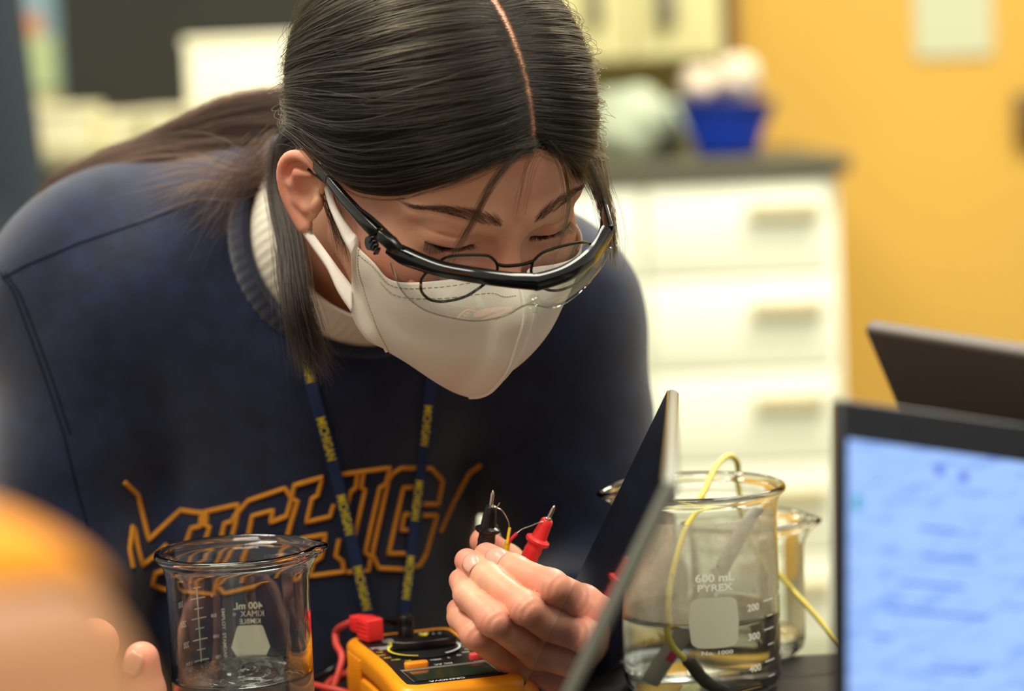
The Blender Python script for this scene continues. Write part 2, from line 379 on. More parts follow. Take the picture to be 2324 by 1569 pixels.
# ---- torso, arms and sweatshirt
RS, LS = P(235, 690, 1.47), P(1200, 722, 1.48)
RE, LE = P(150, 1330, 1.46), P(1350, 1310, 1.52)
T0, T1, T2 = P(700, 770, 1.49), P(650, 1250, 1.555), P(640, 1900, 1.66)
def torso_core(p, g=0.0):
    d = cap(p, tuple(RS), tuple(LS), 0.070 + g, 0.065 + g)
    d = smin(d, cap(p, tuple(T0), tuple(T1), 0.10 + g, 0.115 + g), 0.06)
    d = smin(d, cap(p, tuple(T1), tuple(T2), 0.115 + g, 0.14 + g), 0.05)
    d = smin(d, cap(p, tuple(P(360, 600, 1.475)), tuple(P(700, 520, 1.47)), 0.052 + g, 0.062 + g), 0.05)
    d = smin(d, cap(p, tuple(P(1080, 650, 1.48)), tuple(P(840, 540, 1.48)), 0.05 + g, 0.062 + g), 0.05)
    return d
def arms(p, g=0.0, k=0.03):
    a = cap(p, tuple(RS), tuple(RE), 0.066 + g, 0.052 + g); a = smin(a, cap(p, tuple(RE), tuple(RWR), 0.050 + g, 0.034 + g), k)
    b = cap(p, tuple(LS), tuple(LE), 0.062 + g, 0.053 + g); b = smin(b, cap(p, tuple(LE), tuple(LWR), 0.050 + g, 0.034 + g), k)
    return a, b
def wob(p, f, ph): return np.sin(p[:, 0] * f[0] + p[:, 1] * f[1] + p[:, 2] * f[2] + ph)
def shirt_sdf(p):
    d = torso_core(p); a, b = arms(p)
    d = smin(d, a, 0.022); d = smin(d, b, 0.022)
    # cloth folds: slow waves warped by one another
    w1 = wob(p, (9, 4, 6), 0.3) * 0.9; w2 = wob(p, (-7, 5, 11), 1.4)
    d = d + 0.0035 * np.sin(p[:, 0] * 22 + p[:, 2] * 30 + 2.2 * w1) * (0.5 + 0.5 * w2) + 0.0022 * np.sin(p[:, 0] * 48 - p[:, 2] * 26 + 2.5 * w2 + 0.7)
    # creases gathering at the elbows
    for E_ in (RE, LE):
        r = np.sqrt(((p - np.array(E_)) ** 2).sum(1)); d = d + 0.004 * np.exp(-(r / 0.10) ** 2) * np.sin(p[:, 2] * 95 + 1.5 * w1)
    # the neck opening
    ax = np.array(H(0, -20, -30)) - np.array(NB); ax /= np.linalg.norm(ax)
    c = np.array(NB) + ax * 0.035
    d = smax(d, -cap(p, c, c + ax * 0.2, 0.066, 0.082), 0.012)
    # sleeve ends
    for wr, el in ((RWR, RE), (LWR, LE)):
        n = np.array(wr) - np.array(el); n /= np.linalg.norm(n); near = sph(p, tuple(wr), 0.09)
        d = np.where(near < 0, smax(d, (p - np.array(wr)) @ n + 0.012, 0.008), d)
    return d
allp = [RS, LS, RE, LE, T0, T1, RWR, LWR]
lo, hi = bounds(allp, pad=0.15); lo[2] = 0.72
sv, sq = mesh_sdf(shirt_sdf, lo, hi, 0.0042)
def core_sdf(p):                         # the body under the clothes, joins head, neck and both hands
    d = torso_core(p, -0.012); a, b = arms(p, -0.012); d = smin(smin(d, a, 0.02), b, 0.02)
    d = smin(d, cap(p, tuple(NB), tuple(P(760, 700, 1.5)), 0.05, 0.05), 0.02)
    return d
cv, cq = mesh_sdf(core_sdf, lo, hi, 0.010)
bv = np.concatenate([head_v, lv, rv, cv]); o1 = len(head_v); o2 = o1 + len(lv); o3 = o2 + len(rv)
bqs = np.concatenate([hq, lq + o1, rq + o2, cq + o3])
body = link('body', meshnp('body', bv, bqs), M['skin'], person)
# pinker skin at fingertips, knuckles, ears and cheeks
fl_ = np.zeros(len(bv), np.float32)
for D_ in (LH, RH):
    for k_, (pts, rs) in D_.items():
        for j, w_ in ((0, 1.0), (2, 0.75)):
            fl_ = np.maximum(fl_, w_ * np.exp(-((bv - np.array(pts[j])) ** 2).sum(1) / (rs[j] * 1.5) ** 2))
hx_ = np.abs(hv[:, 0]); fl_[:o1] = np.maximum.reduce([0.4 * np.clip((hx_ - 75) / 6, 0, 1), 0.6 * np.exp(-(((hx_ - 38) / 20) ** 2 + ((hv[:, 2] + 2) / 16) ** 2)) * (hv[:, 1] > 30), 0.5 * np.exp(-(((hx_) / 14) ** 2 + ((hv[:, 2] - 2) / 20) ** 2)) * (hv[:, 1] > 60)])
at_ = body.data.attributes.new('flush', 'FLOAT', 'POINT'); at_.data.foreach_set('value', fl_.astype(np.float32))
nt = M['skin'].node_tree; bs = nt.nodes['Principled BSDF']; src = bs.inputs['Base Color'].links[0].from_socket
an = nt.nodes.new('ShaderNodeAttribute'); an.attribute_name = 'flush'; mxn = nt.nodes.new('ShaderNodeMix'); mxn.data_type = 'RGBA'
nt.links.new(an.outputs['Fac'], mxn.inputs['Factor']); nt.links.new(src, mxn.inputs['A']); mxn.inputs['B'].default_value = srgb(226, 138, 118); nt.links.new(mxn.outputs['Result'], bs.inputs['Base Color'])
shirt = link('sweatshirt', meshnp('sweatshirt', sv, sq), M['navy'], person)
tag(shirt, 'navy fleece sweatshirt with arched gold-outlined lettering')
def legs_sdf(p):
    d = None
    for s in (-1, 1):
        e = cap(p, (T2.x + s * .075, T2.y + .02, .68), (T2.x + s * .09, T2.y + .05, .05), .095, .06); d = e if d is None else smin(d, e, .03)
    return smin(d, cap(p, tuple(T2), (T2.x, T2.y + .02, .66), .13, .13), .04)
v_, q_ = mesh_sdf(legs_sdf, (T2.x - .3, T2.y - .25, 0.0), (T2.x + .3, T2.y + .3, .80), .012)
link('trousers', meshnp('trousers', v_, q_), mat('charcoal_denim', srgb(40, 42, 48), .9), person)
print('body', len(bv), 'shirt', len(sv))
# ------------------------------------------------------------------ hair
def htrace(px, py, off=0.0):             # first point of the face (plus off mm) under a pixel, head coordinates
    o, d = hray(px, py); t = 1050.0
    for _ in range(160):
        s = float(head_sdf(np.array([o + d * t], np.float32))[0]) - off; t += s * 0.8
        if abs(s) < 0.05: break
        if t > 1700: break
    return o + d * t
def hair_obj(name, strands, rad, material, parent, taper=0.35):
    n = [len(s) for s in strands]; h = bpy.data.hair_curves.new(name); h.add_curves(n)
    pos = np.concatenate(strands).astype(np.float32); h.position_data.foreach_set('vector', pos.ravel())
    r = np.concatenate([np.full(k, rad) * (1 - (1 - taper) * np.linspace(0, 1, k) ** 3) for k in n]).astype(np.float32)
    a = h.attributes.get('radius') or h.attributes.new('radius', 'FLOAT', 'POINT'); a.data.foreach_set('value', r)
    h.set_types(type='CATMULL_ROM'); h.materials.append(material)
    o = bpy.data.objects.new(name, h); COL.objects.link(o); o.parent = parent; o.matrix_parent_inverse = Matrix.Translation(-root_loc(parent))
    return o
def hairmat(name, col, rough=0.27, rr=0.45, ior=1.34):
    m = bpy.data.materials.new(name); m.use_nodes = True; nt = m.node_tree; nt.nodes.clear()
    out = nt.nodes.new('ShaderNodeOutputMaterial'); b = nt.nodes.new('ShaderNodeBsdfHairPrincipled'); b.parametrization = 'COLOR'
    b.inputs['Color'].default_value = col; b.inputs['Roughness'].default_value = rough; b.inputs['Radial Roughness'].default_value = rr
    b.inputs['Random Roughness'].default_value = 0.2; b.inputs['IOR'].default_value = ior
    nt.links.new(b.outputs[0], out.inputs[0]); return m
M['hair'] = hairmat('dark_hair', srgb(26, 21, 14)); M['hair_tail'] = hairmat('brown_hair', srgb(40, 26, 19), 0.45, 0.6, 1.32)
M['brow'] = hairmat('brow_hair', srgb(30, 22, 18), 0.4, 0.6, 1.35)
M['haircap'] = mat('hair_mass', srgb(24, 22, 19), 0.5, spec=0.3, bump=0.5, bscale=400)
TIE = (2, -112, 2)
GR = [  # guide strands on her right side, from the parting to the tie at the nape
 [(1, 79, 78), (-24, 78, 70), (-45, 67, 57), (-60, 47, 42), (-71, 18, 31), (-77, -12, 30), (-74, -45, 14), (-46, -88, -4), TIE],
 [(1, 67, 97), (-30, 66, 90), (-54, 49, 75), (-68, 24, 59), (-76, -10, 46), (-72, -50, 24), (-46, -94, 4), TIE],
 [(1, 46, 115), (-32, 42, 107), (-58, 24, 89), (-72, -4, 71), (-76, -38, 49), (-64, -74, 24), (-34, -104, 8), TIE],
 [(0, 16, 127), (-34, 9, 120), (-60, -8, 99), (-73, -36, 73), (-68, -68, 43), (-44, -98, 20), TIE],
 [(0, -24, 127), (-32, -30, 120), (-56, -48, 95), (-63, -74, 63), (-44, -100, 34), TIE],
 [(0, -60, 110), (-26, -70, 99), (-44, -88, 71), (-36, -106, 40), TIE]]
CC = np.array((0, -5, 48.0)); CR = np.array((73, 92, 80.0))
def push(p, off):                        # move points on to the skull shell plus off
    q = (p - CC) / CR; k = np.sqrt((q * q).sum(-1, keepdims=True)); n = q / CR; n = n / np.sqrt((n * n).sum(-1, keepdims=True))
    return CC + q / k * CR + n * off
NT = 30
def guides(side):
    g = []
    for a in GR:
        s = spline(a, NT)
        if side > 0: s = s * np.array((-1, 1, 1)) + np.array((6.6, 0, 0)) * np.linspace(1, 0, NT)[:, None]
        else: s = s + np.array((1.8, 0, 0)) * np.linspace(1, 0, NT)[:, None]
        g.append(s)
    return np.array(g)
GS = {-1: guides(-1), 1: guides(1)}
def strand_at(side, s):                  # s in 0..1 (front..crown), smooth blend of the guides
    G = GS[side]; n = len(G) - 1; x = np.clip(s, 0, 1) * n; i = np.minimum(x.astype(int), n - 1); u = (x - i)[:, None, None]
    a = G[np.maximum(i - 1, 0)]; b = G[i]; c = G[i + 1]; d = G[np.minimum(i + 2, n)]
    return 0.5 * (2 * b + (c - a) * u + (2 * a - 5 * b + 4 * c - d) * u ** 2 + (3 * b - a - 3 * c + d) * u ** 3)
TT = np.linspace(0, 1, NT)
def hair_off(t, s): return 1.0 + (5.0 + 4.0 * s[:, None]) * np.clip(t / 0.25, 0, 1) ** 0.7 + 5.0 * np.clip((t - 0.55) / 0.45, 0, 1)
def make_strands(side, n, jit=1.0, lift=0.0):
    s = rng.random(n) ** 1.15; ds = rng.normal(0, 0.012, (n, 1)) * jit
    base = strand_at(side, s + ds[:, 0] * 0)
    end = strand_at(side, np.clip(s + rng.normal(0, 0.035, n) * jit, 0, 1)); w = (TT ** 1.2)[None, :, None]
    p = base * (1 - w) + end * w
    t0 = np.abs(rng.normal(0, 0.016, n)); ix = (t0[:, None] + (1 - t0[:, None]) * TT[None]) * (NT - 1); i0 = np.minimum(ix.astype(int), NT - 2); fr = (ix - i0)[..., None]
    ar = np.arange(n)[:, None]; p = p[ar, i0] * (1 - fr) + p[ar, i0 + 1] * fr
    p[:, 0, 0] += rng.normal(0, 1.0, n)
    cl = np.sin(s * 190 + side) * 0.9 + np.sin(s * 77 + 2 * side) * 0.9 + np.sin(s * 430) * 0.5      # clumps
    off = hair_off(TT[None, :], s) + (cl[:, None] * 0.7 + rng.normal(0, 0.8, (n, 1)) * jit) * np.clip(TT * 4, 0, 1)[None] + lift * np.sin(TT * math.pi)[None] * rng.random((n, 1))
    p = push(p, off[..., None])
    ph = rng.random((n, 1)) * 6.28
    p += (np.sin(TT[None] * (6 + 5 * rng.random((n, 1))) + ph) * 0.9 * jit * np.clip(TT * 3, 0, 1))[..., None] * rng.normal(0, 0.6, (n, 1, 3))
    k = rng.uniform(0.78, 1.0, n)
    return [xform(HM, p[i]) for i in range(n)]
hair = empty('hair', (0, 0, 0)); hair.parent = person
tag(hair, 'dark brown centre-parted hair tied back')
capb = MB()
for side in (-1, 1):
    S = np.linspace(0, 1, 40); g = strand_at(side, S); off = hair_off(TT[None], S) * 0.85 - 0.6
    g = push(g, off[..., None]); g = np.stack([xform(HM, r) for r in g])
    # start a little away from the parting so the scalp shows
    capb.grid([[Vector(q) for q in r[1:]] for r in g])
capb.build('hair_mass', M['haircap'], hair)
st = make_strands(-1, 15000) + make_strands(1, 9000) + make_strands(-1, 500, 3.0, 5.0) + make_strands(1, 450, 3.0, 6.0)
def edge_strands(side, n):              # thin hairs along the hairline
    u = np.abs(rng.normal(0, 0.13, n)); G = GS[side]; p = G[0][None] + (G[0] - G[1])[None] * (u[:, None] * np.clip(TT * 2.2, 0, 1)[None] * np.clip((1 - TT) * 2.5, 0, 1)[None])[..., None]
    p = push(p, (hair_off(TT[None], np.zeros(n)) * (0.35 + 0.5 * rng.random((n, 1))))[..., None]) + rng.normal(0, 0.5, (n, 1, 3))
    return [xform(HM, q) for q in p]
st += edge_strands(-1, 700) + edge_strands(1, 500)
def hlock(pts, n, sp):
    b_ = spline(pts, 20); return [xform(HM, b_ + rng.normal(0, sp, 3) + np.sin(np.linspace(0, 5, 20) + rng.random() * 6)[:, None] * rng.normal(0, 0.5, 3)) for _ in range(n)]
st += hlock([(-70, 14, 34), (-75, -8, 34), (-76, -24, 26), (-72, -40, 10), (-62, -56, -12)], 700, 3.2)
hair_obj('swept_back_hair', st, 0.00011, M['hair'], hair)
def lock(pts, n, spread, endspread=None, npt=22, wav=0.0015):
    base = spline([list(P(*a)) for a in pts], npt); endspread = spread if endspread is None else endspread; out = []
    u = np.linspace(0, 1, npt)[:, None]
    for i in range(n):
        o = rng.normal(0, 1, 3) ; o2 = o * 0.6 + rng.normal(0, 0.7, 3)
        k = rng.uniform(0.8, 1.0); p = base.copy()
        p = p + o * spread * (1 - u) + o2 * endspread * u + np.sin(u * rng.uniform(3, 8) + rng.random() * 6) * rng.normal(0, wav, 3) * u
        m = max(6, int(npt * k)); out.append(p[:m])
    return out
# ponytail swept over her back
def tail(n):
    up = spline([list(P(*a)) for a in [(760, 205, 1.40), (640, 205, 1.43), (520, 225, 1.455), (420, 270, 1.47), (330, 315, 1.485), (220, 358, 1.50), (120, 410, 1.515), (60, 480, 1.54)]], 26)
    dn = spline([list(P(*a)) for a in [(730, 400, 1.38), (640, 400, 1.41), (560, 395, 1.43), (470, 375, 1.445), (370, 360, 1.46), (250, 385, 1.475), (130, 425, 1.50), (70, 500, 1.53)]], 26)
    out = []; t = np.linspace(0, 1, 26)[:, None]
    for i in range(n):
        w = rng.random(); w2 = np.clip(w + rng.normal(0, 0.12), -0.05, 1.1); ww = w * (1 - t) + w2 * t
        p = up * (1 - ww) + dn * ww
        p = p + np.array([0, 1, 0]) * (rng.random() * 0.03 - 0.005) + np.sin(t * rng.uniform(4, 9) + rng.random() * 6) * rng.normal(0, 0.0018, 3)
        out.append(p[:int(26 * rng.uniform(0.7, 1))])
    return out
tl = tail(11000)
tl += lock([(640, 380, 1.37), (560, 410, 1.385), (480, 400, 1.40), (400, 420, 1.41), (330, 450, 1.42)], 120, 0.006, 0.014)
tl += lock([(610, 330, 1.37), (520, 430, 1.385), (490, 480, 1.385), (470, 540, 1.385)], 90, 0.006, 0.012)
hair_obj('ponytail', tl, 0.00013, M['hair_tail'], hair)
# lock hanging before the collar, strands over the forehead, wisps before the ear
lk = lock([(640, 330, 1.36), (632, 430, 1.355), (658, 560, 1.325), (672, 680, 1.30), (695, 780, 1.30), (708, 860, 1.30)], 1100, 0.0025, 0.0052)
lk += lock([(655, 560, 1.325), (668, 680, 1.305), (712, 790, 1.30), (752, 850, 1.30)], 120, 0.004, 0.005)
M['hair_lock'] = hairmat('dark_brown_hair', srgb(27, 19, 14), 0.42, 0.6, 1.36)
hair_obj('loose_lock', lk, 0.00012, M['hair_lock'], hair)
def face_lock(px, n, offs, spread, es):
    pts = [list(HM @ htrace(a, b, o)) for (a, b), o in zip(px, offs)]; base = spline(pts, 18); u = np.linspace(0, 1, 18)[:, None]; out = []
    for i in range(n):
        o = rng.normal(0, 1, 3); o2 = o * 0.5 + rng.normal(0, 0.7, 3); out.append((base + o * spread * (1 - u) + o2 * es * u)[:int(18 * rng.uniform(0.75, 1))])
    return out
fl = face_lock([(1215, 325), (1160, 365), (1110, 430), (1072, 505), (1040, 560), (1005, 625)], 34, [3, 6, 9, 12, 15, 22], 0.0011, 0.0012)
fl += face_lock([(1240, 325), (1275, 370), (1290, 440), (1285, 500), (1262, 570), (1235, 640)], 26, [3, 6, 8, 13, 20, 26], 0.0014, 0.0014)
fl += face_lock([(1205, 330), (1130, 350), (1050, 385), (960, 405), (880, 425)], 320, [1.5, 2, 2, 2, 2], 0.0018, 0.0042)
fl += face_lock([(1235, 325), (1280, 345), (1312, 385), (1330, 425)], 260, [1.5, 2, 2, 3], 0.0016, 0.0036)
fl += face_lock([(1225, 330), (1200, 380), (1185, 450), (1170, 530)], 8, [2, 4, 6, 8], 0.002, 0.004)
fl += face_lock([(742, 440), (760, 500), (775, 550), (785, 600)], 70, [1, 1.5, 2, 2.5], 0.0022, 0.0032)
fl += lock([(1300, 330, 1.285), (1345, 400, 1.28), (1372, 470, 1.275), (1386, 540, 1.27), (1388, 620, 1.27)], 150, 0.0026, 0.0022)
fl += lock([(1345, 300, 1.30), (1368, 400, 1.295), (1384, 500, 1.29), (1392, 590, 1.285)], 70, 0.002, 0.0018)
hair_obj('stray_strands', fl, 0.00010, M['hair'], hair)
# eyebrows and lashes
def brow(pts, n, dirx):
    out = []; base = spline(pts, 60)
    for i in range(n):
        u = rng.random(); c = base[int(u * 59)]; w = 6.0 * (0.55 + 0.7 * math.sin(math.pi * min(1, u * 1.2)) ) * (1 - 0.45 * u)
        r = np.array((c[0], c[1], c[2] + rng.uniform(-0.5, 0.5) * w)); L = rng.uniform(5, 8)
        dd = np.array((dirx * (0.65 + 0.5 * u), -0.25, 0.75 - 1.15 * u)); dd /= np.linalg.norm(dd); p = []
        for k in range(6):
            q = r + dd * L * k / 5; q = q.astype(np.float32)
            for _ in range(3):
                s = float(head_sdf(q[None])[0]); q[1] += (0.25 + 0.6 * math.sin(k / 5 * 3.1) - s) * 0.9
            p.append(q)
        out.append(xform(HM, np.array(p)))
    return out
bR = [(-10, 90, 36), (-20, 87, 38.5), (-30, 82, 40), (-41, 75, 40.5), (-52, 68, 39)]; bL = [(-a, b, c) for a, b, c in bR]
hair_obj('eyebrow', brow(bR, 300, -1), 0.00007, M['brow'], body); hair_obj('eyebrow', brow(bL, 260, 1), 0.00007, M['brow'], body)
def lashes(side):
    out = []
    for i in range(120):
        u = rng.uniform(-0.96, 0.98); ax = 31.5 + 14.5 * u; z = lash_z(np.array(ax)) + 0.7
        q = np.array((side * ax, 84.0, float(z)), np.float32)
        for _ in range(8): q[1] -= float(head_sdf(q[None])[0]) * 0.7
        L = rng.uniform(5, 7.5) * (0.75 + 0.3 * u); fan = 0.55 * u; p = []
        for k in range(7):
            t = k / 6; p.append((q[0] + side * fan * L * t, q[1] - 0.4 + L * 0.8 * t, q[2] - L * 0.75 * t + L * 0.35 * t * t))
        out.append(xform(HM, np.array(p)))
    return out
hair_obj('eyelashes', lashes(-1), 0.00011, M['brow'], body); hair_obj('eyelashes', lashes(1), 0.00011, M['brow'], body)
M['lashline'] = mat('dark_lash_line', srgb(34, 20, 16), 0.5)
for sx in (-1, 1):
    c = []
    for u in np.linspace(-0.95, 0.98, 20):
        q = np.array((sx * (31.5 + 14.5 * u), 86.0, float(lash_z(np.array(31.5 + 14.5 * u))) + 1.3 * (1 - u * u)), np.float32)
        for _ in range(14): q[1] -= float(head_sdf(q[None])[0]) * 0.6
        c.append(HM @ Vector(q))
    MB().tube(c, [0.0003 + 0.0004 * math.sin(math.pi * k / 19) for k in range(20)], 6).build('lash_line', M['lashline'], body)
M['sclera'] = mat('eye_white', srgb(214, 200, 188), 0.15, coat=0.5); M['iris'] = mat('dark_iris', srgb(26, 16, 12), 0.08, coat=1.0)
for sx in (-1, 1):
    Mx = HM @ Matrix.Translation((sx * EYE[0], EYE[1], EYE[2] - 1.5)) @ Matrix.Rotation(math.radians(-28), 4, 'X') @ Matrix.Rotation(-math.pi / 2, 4, 'X')
    R = 11.6; pr = [(max(R * math.sin(a), 1e-3), R * math.cos(a)) for a in np.linspace(0.48, math.pi, 20)]
    eb = MB().lathe(pr, 28, Mx).build('eyeball', M['sclera'], body)
    pr = [(max(R * math.sin(a), 1e-3), R * math.cos(a) + 0.5 * (1 - (a / 0.5) ** 2)) for a in np.linspace(0.0, 0.5, 8)]
    MB().lathe(pr, 28, Mx).build('iris', M['iris'], eb)
# nails
def nail(c, n, t, w, l):
    n = Vector(n).normalized(); t = Vector(t); t = (t - n * t.dot(n)).normalized(); s = n.cross(t); rows = []
    for i in range(8):
        v = i / 7; ww = w * (0.82 + 0.18 * math.sin(math.pi * min(1, v * 1.1))) * (1 if v < 0.8 else 1 - 0.9 * ((v - 0.8) / 0.2) ** 2 * 0.5)
        rows.append([Vector(c) + t * (v - 0.5) * l + s * (k / 6 - 0.5) * ww * 1.0 + n * (math.sqrt(max(0, 1 - ((k / 6 - 0.5) * 1.7) ** 2)) * w * 0.30 - 0.06 * w * abs(v - 0.5) * 2 - w * 0.2) for k in range(7)])
    MB().grid(rows).build('fingernail', M['nail'], body, solid=0.0005)
def tocam(p): return (CAM.translation - Vector(p)).normalized()
def surf_nail(px, py, sdf, px2, py2, w, l, d0):
    def tr(a, b):
        o = CAM.translation; d = (P(a, b, 1) - o).normalized(); t = d0 - 0.06
        for _ in range(120):
            s = float(sdf(np.array([o + d * t], np.float32))[0]); t += s * 0.8
            if abs(s) < 2e-5: break
        return o + d * t
    c = tr(px, py); e = 0.001; g = Vector([float(sdf(np.array([c + Vector(v) * e], np.float32))[0] - sdf(np.array([c - Vector(v) * e], np.float32))[0]) for v in ((1, 0, 0), (0, 1, 0), (0, 0, 1))])
    nail(c + g.normalized() * 0.0002, g, tr(px2, py2) - c, w, l)
surf_nail(1122, 1262, lhand_sdf, 1108, 1255, 0.0106, 0.0122, 1.27)
surf_nail(1066, 1277, lhand_sdf, 1058, 1266, 0.0098, 0.0112, 1.27)
surf_nail(302, 1506, rhand_sdf, 312, 1488, 0.0100, 0.0125, 1.18)
# ------------------------------------------------------------------ sweatshirt details
def strace(px, py, off=0.0, sdf=None, d0=1.2):   # first shirt point under a pixel
    sdf = sdf or shirt_sdf; o = CAM.translation; d = (P(px, py, 1) - o).normalized(); t = d0
    for _ in range(120):
        s = float(sdf(np.array([o + d * t], np.float32))[0]) - off; t += s * 0.75
        if abs(s) < 5e-5 or t > 2.4: break
    return o + d * t
def straces(pxs, off=0.0, it=110):
    o = np.array(CAM.translation); d = np.array([list((P(a, b, 1) - CAM.translation).normalized()) for a, b in pxs]); t = np.full(len(d), 1.22)
    for _ in range(it): t = np.minimum(t + (shirt_sdf((o + d * t[:, None]).astype(np.float32)) - off) * 0.75, 2.4)
    return o + d * t[:, None]
def densify(pl, step=7.0):
    out = []
    for (a, b), (c, d) in zip(pl[:-1], pl[1:]):
        n = max(1, int(math.hypot(c - a, d - b) / step)); out += [(a + (c - a) * i / n, b + (d - b) * i / n) for i in range(n)]
    return out + [pl[-1]]
def c5(*p): return [(x / 4.615 + 250, y / 4.615 + 1020) for x, y in p]
def c6(*p): return [(x / 3.922 + 660, y / 3.922 + 1020) for x, y in p]
LETTERS = [
 [c5((150, 345), (290, 480), (405, 950), (740, 640), (900, 665), (960, 662), (945, 810), (850, 830), (800, 970), (760, 1150), (730, 1300)),
  c5((238, 800), (205, 1050), (240, 1240)), c5((255, 830), (290, 1020), (340, 1215), (480, 1110), (600, 1000)), c5((600, 1260), (540, 1280), (470, 1300), (440, 1420), (560, 1470), (820, 1480))],
 [c5((985, 662), (1040, 650), (1340, 580), (1335, 660), (1270, 760), (1200, 780), (1165, 930), (1120, 1120), (1080, 1300), (1060, 1500)),
  c5((1010, 662), (1005, 800), (1045, 820), (1000, 950), (960, 1110), (820, 1240), (830, 1480), (1060, 1500)), c5((945, 690), (1010, 690)), c5((945, 740), (1010, 740)), c5((945, 790), (1010, 790))],
 [c5((1345, 660), (1450, 540), (1830, 410), (1900, 520), (1850, 700), (1680, 770), (1710, 640), (1490, 700), (1450, 900), (1400, 1100), (1380, 1290)),
  c5((1345, 640), (1310, 800), (1280, 910), (1230, 1100), (1090, 1390), (1180, 1490), (1530, 1400), (1620, 1330), (1700, 1320))],
 [c5((1900, 520), (1930, 380), (2169, 310)) + c6((280, 250), (240, 410), (190, 440), (140, 650), (350, 600), (385, 490)),
  c5((1900, 520), (1965, 550), (1900, 760), (1860, 910), (1820, 1080), (1790, 1230)), c6((90, 800), (310, 760), (270, 960), (200, 1010), (170, 1130), (480, 1090)),
  c6((430, 800), (400, 950), (460, 1000), (475, 1090)), c6((410, 230), (600, 205)), c6((590, 220), (578, 340), (530, 380), (490, 545))],
 [c6((600, 205), (880, 165), (840, 310), (790, 340), (660, 920), (710, 960), (690, 1080), (500, 1097)), c6((645, 210), (625, 340), (660, 362), (560, 800))],
 [c6((835, 330), (900, 220), (980, 168), (1250, 172), (1350, 280), (1310, 490), (1175, 490)), c6((862, 300), (725, 930), (780, 1060), (1010, 1072), (1130, 1040)),
  c6((1110, 340), (1000, 340), (870, 930), (1045, 930)), c6((1070, 580), (1010, 580), (980, 720), (1085, 720)), c6((1170, 590), (1300, 590), (1200, 940), (1140, 1045))],
 [c6((1690, 140), (1590, 210), (1450, 470), (1330, 740))]]
for strokes in LETTERS:
    b = MB()
    for s in strokes:
        q = straces(densify(s), 0.0002); keep = [Vector(q[0])]
        for a in q[1:]:
            if (Vector(a) - keep[-1]).length < 0.03: keep.append(Vector(a))
        if len(keep) > 1: b.tube(keep, 0.0015, 6)
    b.build('letter', M['gold'], shirt)
for s in ([(470, 445), (420, 468), (330, 502), (180, 552), (60, 602), (5, 632)], [(0, 618), (30, 660), (60, 740), (100, 850), (145, 985), (175, 1110), (200, 1200)],
          [(12, 618), (45, 665), (75, 740), (115, 850), (160, 985)]):
    q = straces(densify(s, 9), -0.0001); MB().tube([Vector(a) for a in q], 0.0007, 5).build('seam', M['navy_line'], shirt)
# collars
NAX = (H(0, -24, -28) - NB).normalized()
def ring_matrix(c, tilt=(0, 0)):
    z = NAX; x = Vector((1, 0, 0)); x = (x - z * x.dot(z)).normalized(); y = z.cross(x)
    m = Matrix((x, y, z)).transposed().to_4x4(); m.translation = c; return m
RM = ring_matrix(NB + NAX * 0.028) @ Matrix.Rotation(math.radians(COLLAR_TILT[0]), 4, 'X') @ Matrix.Rotation(math.radians(COLLAR_TILT[1]), 4, 'Y') if 'COLLAR_TILT' in globals() else ring_matrix(NB + NAX * 0.028)
def ribbed(prof, n, Mx, amp, freq, sx=1.0, sy=1.0):
    rows = []
    for r, z, a in prof:
        rows.append([Mx @ Vector(((r + amp * a * math.cos(freq * 2 * math.pi * k / n)) * math.cos(2 * math.pi * k / n) * sx, (r + amp * a * math.cos(freq * 2 * math.pi * k / n)) * math.sin(2 * math.pi * k / n) * sy, z)) for k in range(n + 1)])
    return MB().grid(rows)
ribbed([(.0640, -.03, 0), (.0660, .000, 0), (.0662, .012, 1), (.0650, .024, 1), (.0630, .034, .5), (.0612, .0375, 0), (.0590, .036, 0), (.0590, .026, 0), (.060, .0, 0)], 220, RM, 0.0004, 70).build('turtleneck_collar', M['ribwhite'], person)
ribbed([(.0690, -.024, 0), (.0752, -.018, .5), (.0766, -.010, 1), (.0754, -.002, 1), (.0722, .004, .5), (.0680, .002, 0), (.0670, -.014, 0)], 260, RM, 0.0004, 75).build('neckband', M['navy'], shirt)

# ------------------------------------------------------------------ face mask
def on_plane(px, py, x): o, d = hray(px, py); return o + d * ((x - o.x) / d.x)
def hd(x, y, z): return proj(H(x, y, z))[2]
mask = empty('face_mask', tuple(H(0, 110, -30)), 'white foldable face mask with stitched seams over nose and chin', 'face mask')
ridge = spline([(0, 99, 7), (0, 110, 1), (0, 117, -10), (0, 116.5, -27), (0, 115, -46), (0, 106, -67), (0, 96, -80), (0, 87, -88)], 25)
seam = spline([(-67.5, 43.2, -2), (-65.2, 45, -15), (-62, 46.8, -28), (-56.5, 53, -42.8), (-51, 57, -54.5), (-44, 60.6, -67.5)], 25)
topc = spline([seam[0], tuple(htrace(850, 592, 2)), tuple(htrace(896, 632, 2)), tuple(htrace(1000, 630, 2.5)), tuple(htrace(1110, 615, 2)), (-7, 97, 6.5), ridge[0]], 25)
botc = spline([seam[-1], tuple(on_plane(935, 826, -33)), tuple(on_plane(1000, 868, -17)), tuple(on_plane(1035, 888, -6)), ridge[-1]], 25)
def coons(u, v, i, j):
    A = (1 - u) * seam[j] + u * ridge[j]; Bq = (1 - v) * topc[i] + v * botc[i]
    C = (1 - u) * (1 - v) * seam[0] + u * (1 - v) * ridge[0] + (1 - u) * v * seam[-1] + u * v * ridge[-1]
    return A + Bq - C + np.array((-0.55, 0.6, -0.25)) * 7.0 * math.sin(math.pi * u) ** 0.8 * math.sin(math.pi * (0.12 + 0.8 * v)) ** 1.0
half = [[coons(i / 24, j / 24, i, j) for j in range(25)] for i in range(25)]
